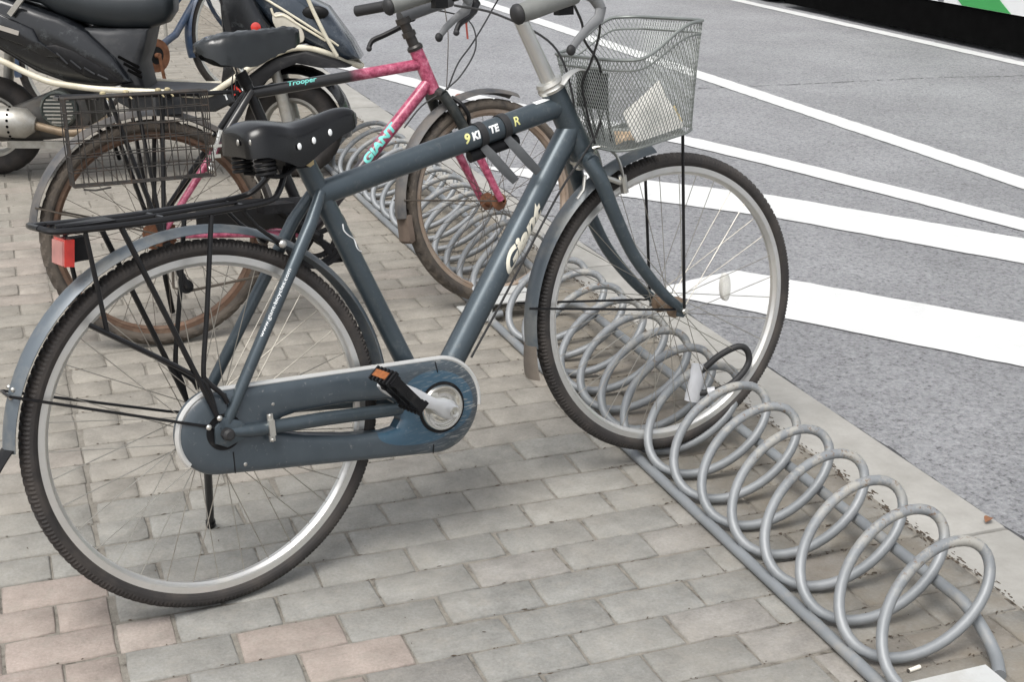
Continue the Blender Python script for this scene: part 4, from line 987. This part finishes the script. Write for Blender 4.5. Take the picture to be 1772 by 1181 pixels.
arc_guard(b3, (0,0,R3), .352, 10, 190, .028, bluep); arc_guard(b3, (1.05,0,R3), .352, 50, 195, .028, bluep)
tubes(b3, 'seat_post', [([(.235,0,.80),(.27,0,.70)], .0125)], chrome)
saddle(b3, [(.12,.80,.03,.02),(.14,.815,.085,.05),(.2,.825,.08,.06),(.27,.822,.045,.06),(.34,.822,.026,.045),(.38,.815,.008,.02)], leather, seed=5)
hb3 = tubes(b3, 'handlebar', [(curve_pts([(.60,-.27,.93),(.72,-.26,.95),(.80,-.12,.95),(.81,0,.94),(.80,.12,.95),(.72,.26,.95),(.60,.27,.93)], 6), .011), ([(.80,0,.83),(.775,0,.92),(.81,0,.94)], .012)], chrome)
for s in (-1, 1): tubes(hb3, 'grip', [([(.59,s*.27,.929),(.70,s*.265,.947)], .016)], rubber_b)
MB().tube([(.02,.06,.32),(.06,.22,.03)], .008, 8).build('kick_stand', rust, b3)
MB().tube([(.36,-.03,.24),(.35,-.045,.03)], .007, 6).build('stand_leg', rust, b3)

# ================================================================== scooter
sc = thing('motor_scooter', 'black motor scooter with cream side pipes and grey seat behind the pink bicycle', 'scooter', frame_mx(-.99, 3.34, -.335, .05))
def sc_wheel(a, w_):
    m = MX.Translation((a, 0, .205))
    rim = MB().revolve((0,0,0), (0,1,0), [(.118,-w_*.8),(.128,-w_*.8),(.124,-w_*.5),(.112,-w_*.4),(.112,w_*.4),(.124,w_*.5),(.128,w_*.8),(.118,w_*.8),(.105,w_*.5),(.105,-w_*.5)], 48)
    for k in range(5):
        t = 2*math.pi*k/5+.5; rim.tube([(.03*math.cos(t),0,.03*math.sin(t)),(.108*math.cos(t),0,.108*math.sin(t))], [.018,.014], 8, flat=.7, flatdir=(0,1,0))
    rim.revolve((0,0,0), (0,1,0), [(.0,-.05),(.035,-.05),(.04,-.02),(.04,.02),(.035,.05),(0,.05)], 20, closedprof=False)
    o = rim.build('wheel', alum, sc, m)
    MB().revolve((0,0,0), (0,1,0), tyre_prof(.205, .045, .122, w_*1.15), 120, mod=lambda i, j: -.003 if (4 <= j <= 10 and (i+abs(j-7)) % 6 == 0) else 0).build('tyre', rubber, o)
sc_wheel(0, .045); sc_wheel(1.242, .042)
seat = MB(); rings = []
for a_, top, bot, hw in ((-.12,.83,.79,.06),(-.05,.845,.765,.11),(.12,.85,.735,.125),(.26,.825,.700,.13),(.34,.80,.650,.135),(.46,.775,.618,.14),(.58,.765,.604,.135),(.68,.762,.606,.12),(.75,.752,.630,.10),(.782,.735,.672,.06)):
    r = []
    for k in range(24):
        t = 2*math.pi*k/24; x = math.copysign(abs(math.cos(t))**.6, math.cos(t)); z = math.copysign(abs(math.sin(t))**.6, math.sin(t)); r.append((a_, hw*x*(1-.12*max(0, -z)), lerp(bot, top, (z+1)/2)))
    rings.append(r)
seat.loft(rings).build('seat', seatm, sc, smooth=60)
def panel(name, poly, b0, b1, m, e=.03, parent=sc):
    return MB().slab(poly, b0, b1, e).build(name, m, parent, smooth=50)
body = panel('side_body', [(-.26,.70),(-.10,.735),(.12,.735),(.26,.69),(.36,.655),(.46,.60),(.56,.50),(.625,.402),(.55,.385),(.40,.385),(.24,.44),(.10,.525),(-.10,.60),(-.25,.66)], -.165, .165, gloss, .035)
vent = panel('side_vent', [(.275,.545),(.33,.552),(.40,.530),(.50,.470),(.585,.405),(.52,.405),(.44,.425),(.35,.480)], -.172, -.150, blackp, .008, body)
for k in range(4):
    MB().tube([(.335+k*.052,-.174,.520-k*.028),(.375+k*.052,-.174,.478-k*.020)], .0035, 6).build('vent_slat', matteg, vent)
panel('side_fairing', [(-.02,.655),(.12,.672),(.25,.612),(.27,.565),(.36,.50),(.30,.50),(.20,.545),(.05,.60)], -.178, -.15, gloss, .012, body)
MB().box((.09,-.181,.628),(.22,.004,.018), MX.Rotation(R_(17), 3, 'Y')).build('side_badge', mat('badge_grey', (.45,.42,.38), .4, .3), body)
MB().box((.195,-.183,.70),(.02,.02,.085), MX.Rotation(R_(40), 3, 'Y')).build('grab_rail_end', alum, body)
under = panel('under_seat_panel', [(.38,.615),(.52,.612),(.69,.612),(.665,.52),(.645,.47),(.662,.372),(.58,.372),(.50,.42),(.42,.52)], -.135, .135, matteg, .03)
for p0, p1 in (((.568,.505),(.648,.462)), ((.588,.478),(.655,.440)), ((.603,.452),(.657,.422))):
    MB().tube([(p0[0],-.1345,p0[1]),(p1[0],-.1345,p1[1])], .006, 6).build('vent_slot', dark, under)
panel('floorboard', [(.58,.375),(1.02,.365),(1.04,.335),(.95,.29),(.62,.29),(.55,.33)], -.175, .175, matteg, .02)
MB().tube(curve_pts([(-.02,-.185,.545),(.114,-.19,.492),(.278,-.192,.416),(.40,-.192,.392),(.516,-.192,.380),(.66,-.192,.374),(.77,-.190,.370),(.917,-.190,.362),(1.00,-.187,.404),(1.072,-.182,.453),(1.17,-.172,.510),(1.259,-.160,.545),(1.33,-.145,.545),(1.396,-.125,.527),(1.487,-.08,.487),(1.53,-.02,.462)], 5), .0125, 10).build('side_pipe', creamp, sc)
MB().tube(curve_pts([(-.02,.185,.545),(.278,.192,.416),(.516,.192,.380),(.917,.190,.362),(1.072,.182,.453),(1.259,.160,.545),(1.396,.125,.527),(1.487,.08,.487),(1.53,.02,.462)], 6), .0125, 10).build('side_pipe', creamp, sc)
# power unit
eng = MB().slab([(-.05,.24),(.10,.29),(.28,.36),(.42,.34),(.44,.25),(.40,.18),(.25,.16),(.05,.15)], -.12, .12, .03).build('engine', mat('engine_grey', (.06,.058,.055), .6, .3, .25, 20, dust=.5, dcol=(.14,.12,.095)), sc)
fan = MB().revolve((.315,-.135,.292), (0,-1,0), [(.075,-.03),(.075,.012),(.066,.020),(.062,.012),(0,.010)], 36, closedprof=False).build('fan_cover', mat('fan_cover_green', (.040,.050,.046), .6, 0, .15, 20, dust=.4), sc)
for k in range(8):
    z = -.052+k*.015; h = math.sqrt(max(.0002, .060**2-z*z)); MB().box((.315,-.1485,.292+z),(2*h,.006,.0055)).build('fan_rib', alum, fan)
muf = MB().tube([(-.17,-.165,.262),(-.15,-.165,.258),(.12,-.168,.243),(.185,-.168,.238),(.225,-.166,.232)], [.030,.055,.063,.060,.028], 24).build('muffler', alum, sc)
for k in range(9):
    t = 2*math.pi*k/16+math.pi*.55; MB().ball((.130,-.168+.0625*math.cos(t),.2425+.0625*math.sin(t)), .006, 6, 4).build('muffler_hole', dark, muf)
MB().tube(curve_pts([(.215,-.166,.232),(.29,-.165,.212),(.36,-.160,.200),(.44,-.14,.212),(.50,-.08,.25)], 5), .017, 12).build('exhaust_pipe', mat('exhaust_brown', (.20,.15,.10), .5, .4, .25, 16, dust=.4), sc)
for s in (-1, 1): MB().tube([(.02,s*.14,.31),(.06,s*.13,.56)], .022, 12).build('shock_absorber', alum, sc)
MB().box((.26,-.12,.145),(.34,.02,.03)).build('swing_arm', alum, sc)
MB().tube([(.42,.12,.25),(.44,.26,.02)], .009, 8).tube([(.42,-.08,.22),(.5,-.12,.18)], .009, 8).build('side_stand', blackp, sc)
# front end
panel('leg_shield', [(.965,.345),(1.00,.36),(1.06,.44),(1.20,.60),(1.16,.66),(1.075,.83),(1.02,.95),(.975,.945),(.985,.75),(.99,.60),(.985,.45)], -.165, .165, gloss, .03)
MB().revolve((1.128,-.166,.628), (0,-1,0), [(0,.006),(.013,.005),(.020,.002),(.020,-.01)], 24, closedprof=False).build('reflector', red, sc)
cowl = panel('front_cowl', [(1.06,.84),(1.15,.80),(1.26,.765),(1.40,.70),(1.50,.565),(1.535,.50),(1.49,.492),(1.40,.53),(1.30,.565),(1.225,.575),(1.16,.66),(1.10,.74)], -.125, .125, glossb, .04)
MB().slab([(1.252+.062*math.cos(t)*.9+.030*math.sin(t), .625-.055*math.cos(t)+.026*math.sin(t)) for t in [2*math.pi*k/24 for k in range(24)]], -.134, -.122, .004).build('cowl_badge', mat('badge_cream', (.50,.47,.40), .5, 0, .15, 20), cowl)
for path in ([(1.155,-.128,.742),(1.25,-.131,.685),(1.35,-.131,.622),(1.45,-.122,.555)], [(1.185,-.128,.70),(1.20,-.132,.67),(1.235,-.134,.672),(1.29,-.133,.64),(1.40,-.128,.575)]):
    MB().tube(curve_pts(path, 6), .005, 8).build('cowl_trim', creamp, cowl)
MB().tube(curve_pts([(1.32,-.155,.80),(1.345,-.158,.72),(1.40,-.152,.60),(1.445,-.14,.515)], 6), .008, 8).build('guard_rod', creamp, sc)
MB().ball((1.36,-.122,.685), .05, 12, 8, (1.1,.3,.55)).build('turn_signal', blackp, cowl)
rings = []
for k in range(17):
    a = R_(lerp(-8, 150, k/16)); rr = .245+.02*math.sin(math.pi*k/16)
    rings.append([V((1.242+math.cos(a)*(rr-.03*t*t), .075*t, .205+math.sin(a)*(rr-.03*t*t))) for t in (-1,-.6,0,.6,1)]+[V((1.242+math.cos(a)*(rr-.004-.03*t*t), .072*t, .205+math.sin(a)*(rr-.004-.03*t*t))) for t in (1,.6,0,-.6,-1)])
MB().loft(rings).build('front_mudguard', gloss, sc)
panel('inner_apron', [(.97,.33),(1.03,.34),(1.08,.43),(1.20,.52),(1.33,.54),(1.45,.50),(1.50,.475),(1.40,.475),(1.30,.50),(1.20,.475),(1.10,.37),(1.04,.29)], -.165, .165, blackp, .02)
for s in (-1, 1): MB().tube([(1.16,s*.085,.56),(1.235,s*.085,.24)], [.022,.020], 12).tube([(1.20,s*.085,.39),(1.24,s*.085,.205)], .026, 12).build('fork_leg', alum, sc)
MB().tube([(1.13,0,.60),(1.02,0,1.0)], .025, 12).build('steering_column', blackp, sc)
hb4 = MB().tube(curve_pts([(.88,-.32,1.02),(.95,-.2,1.03),(1.0,0,1.02),(.95,.2,1.03),(.88,.32,1.02)], 6), .013, 10).build('handlebar', blackp, sc)
for s in (-1, 1): MB().tube([(.87,s*.335,1.019),(.925,s*.24,1.027)], .018, 12).build('grip', rubber_b, hb4)
MB().slab([(.94,.97),(1.06,.95),(1.12,1.0),(1.10,1.06),(1.0,1.10),(.95,1.06)], -.13, .13, .03).build('headlamp_cowl', glossb, hb4)
t0, t1 = V((.965,-.178,.40)), V((1.10,-.168,.46))
for ch_, st_, m_ in (('Y', .0, white_d), ('A', .040, red), ('M', .072, white_d)):
    wrap_text(ch_, .045, V((.985,-.166,.385)), V((1.08,-.166,.440)), st_, 2.0, (0,-1,0), m_, sc) if False else None
vsx = MB()
for ch_, off_, m_ in (('Y', 0, white_d), ('A', .042, red), ('M', .082, white_d)):
    tv, tf, tw = text_geo(ch_, .05, .2, .001); d_ = V((.86,0,.50)); u_ = V((-.50,0,.86)); o_ = V((.985,-.1770,.352))
    MB().add([o_+d_*(off_+x)+u_*y for x, y in tv], tf).build('lettering', m_, sc, smooth=0)

# ================================================================== bus across the road
BXX = 5.98
bus = thing('bus', 'white city bus with green curved stripe on the far lane', 'bus', MX.Translation((*RS(BXX, 5.8), ROADZ)) @ MX.Scale(RK, 4))
def bx(name, c, d, m, parent=bus, e=None): return MB().box(c, d).build(name, m, parent, smooth=0)
y0, y1 = -5.4, 5.6
bx('body_upper', (1.25, .1, 1.95), (2.5, 11.0, 2.1), busw)
for a, b in ((-5.4, -3.55), (-2.35, 2.72), (3.92, 5.6)):
    bx('skirt_panel', (.05, (a+b)/2, .605), (.10, b-a-.01, .61), busw); bx('skirt_panel', (2.45, (a+b)/2, .605), (.10, b-a-.01, .61), busw)
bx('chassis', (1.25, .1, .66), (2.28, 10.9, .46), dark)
for a, b in ((-5.35, -3.5), (-2.4, 2.78), (3.86, 5.55)): bx('bus_shade_panel', (.03, (a+b)/2, .175), (.04, b-a, .27), dark)  # near-black panels lowered towards the road to stand in for under-bus shade
bx('rub_rail', (-.008, 1.62, .39), (.02, 2.0, .05), alum); bx('panel_joint', (-.004, .50, .605), (.012, .06, .60), mat('joint_grey', (.16,.16,.17), .5))
# green swoosh lying on the white skirt
sw = MB(); pts = [(.24,.302),(.36,.38),(.62,.60),(1.0,.90),(.45,.90),(.08,.60),(-.18,.38),(-.31,.302)]
sw.loft([[(-.003, a, c) for a, c in pts], [(-.007, a, c) for a, c in pts]]).build('green_stripe', busg, bus, smooth=0)
bx('green_stripe', (-.005, -2.0, 1.15), (.006, 6.0, .35), busg)
for k in range(7): bx('window', (-.006, -4.6+k*1.5, 2.05), (.012, 1.38, .95), glass)
bx('windscreen', (1.25, 5.608, 1.75), (2.2, .012, 1.3), glass); bx('rear_window', (1.25, -5.408, 2.0), (1.8, .012, .9), glass)
for yy in (-2.95, 3.32):
    for xx, s in ((.20, -1), (2.30, 1)):
        wl = MB().revolve((0,0,0), (1,0,0), [(0,-.05),(.12,-.06),(.14,-.10),(.27,-.12),(.29,-.13),(.29,.13),(0,.13)], 40, closedprof=False).build('wheel', alum, bus, MX.Translation((xx, yy, .48)))
        MB().revolve((0,0,0), (1,0,0), [(.285,-.125),(.33,-.14),(.44,-.14),(.475,-.115),(.48,-.05),(.48,.05),(.475,.115),(.44,.14),(.285,.13)], 56).build('tyre', rubber, wl)

# ================================================================== blue board far behind, small litter
bd = thing('notice_board', 'blue board with red and yellow corner standing far behind the bicycles', 'board', MX.Translation((.0, 6.6, 0)) @ MX.Rotation(R_(-15), 4, 'Z'))
MB().box((0,0,.98),(.30,.03,.72)).build('panel', mat('board_blue', (.05,.14,.42), .5), bd, smooth=0)
MB().box((.10,-.017,1.10),(.05,.004,.4)).build('stripe', mat('board_yellow', (.55,.40,.08), .5), bd, smooth=0)
MB().box((.14,-.017,1.10),(.03,.004,.4)).build('stripe', mat('board_red', (.45,.05,.04), .5), bd, smooth=0)
for s in (-1, 1): MB().tube([(s*.12,0,0),(s*.12,0,1.3)], .012, 8).build('leg', alum, bd)
ct = thing('cigarette_butt', 'pale cigarette butt lying beside the near end plate of the rack', 'cigarette', MX.Translation((.428,-1.030,.0045)) @ MX.Rotation(R_(8), 4, 'Z'))
MB().tube([(-.012,0,0),(.003,0,0)], .0040, 10).build('paper_end', buttm, ct); MB().tube([(.003,0,0),(.014,0,.0003)], .0041, 10).build('filter', buttm, ct); MB().tube([(-.0135,0,0),(-.012,0,0)], .0036, 10).build('burnt_tip', mat('ash', (.08,.07,.06), .9), ct)
def leaf(label, loc, rot, sz, col=leafm):
    n = 7; mb = MB(); up_ = []
    for i in range(n+1):
        t = i/n; wv = sz*.32*math.sin(math.pi*t)**.8
        for s in (-1, 0, 1): up_.append((sz*(t-.5), s*wv, .0015+.004*abs(s)*math.sin(math.pi*t)+.003*math.sin(3*t)))
    fs = [(i*3+j, i*3+j+1, (i+1)*3+j+1, (i+1)*3+j) for i in range(n) for j in range(2)]
    mb.add(up_, fs); mb.add([(a, b, c-.0007) for a, b, c in up_], [tuple(reversed(f)) for f in fs])
    return tag(mb.build('fallen_leaf', col, None, MX.Translation(loc) @ MX.Rotation(rot, 4, 'Z'), 60), label, 'leaf', 'fallen leaves')
leaf('small brown curled leaf lying on the concrete kerb', (.922,-.612,.003), .5, .028)
leaf('reddish dry leaf lying on the road marking behind the pink front wheel', (*RS(1.63, 5.02), ROADZ+.006), .3, .10, mat('red_leaf', (.30,.09,.05), .8, 0, .3, 60))
# litter caught in the joints: twigs, grit and leaf crumbs
rnd = random.Random(21); mb = MB()
def bit(x, y, z, L, wd, a):
    c, s_ = math.cos(a), math.sin(a); h = wd*.5
    vs = [(x+c*u*L/2-s_*v*wd/2, y+s_*u*L/2+c*v*wd/2, z+(k*h)) for k in (0, 1) for u, v in ((-1,-.7),(.2,-1),(1,.1),(-.1,1))]
    mb.add(vs, [(4,5,6,7),(0,1,5,4),(1,2,6,5),(2,3,7,6),(3,0,4,7)])
for i in range(4000):
    y = rnd.uniform(-1.25, 4.5); x = rnd.uniform(-1.25, .75)
    if rnd.random() < .6: x = min(.75, max(-1.2, rnd.gauss(.52, .16)))
    if rnd.random() < .72:
        r = round(-y/PW); y = -r*PW+rnd.gauss(0, .003); a = rnd.gauss(0, .3)
    else: a = rnd.uniform(0, 3.14)
    L = rnd.choice((.003,.004,.005,.007,.011)); bit(x, y, -.0015, L, rnd.uniform(.0012, .0028), a)
for i in range(1300):
    y = rnd.uniform(-1.2, 4.5); bit(.752+rnd.gauss(0, .010), y, -.001, rnd.choice((.005,.008,.012,.02)), rnd.uniform(.0015,.0035), 1.57+rnd.gauss(0, .25))
tag(mb.build('ground_litter', twigm, smooth=0), 'dark crumbs of leaf and grit caught in the paving joints', 'litter', kind='stuff')
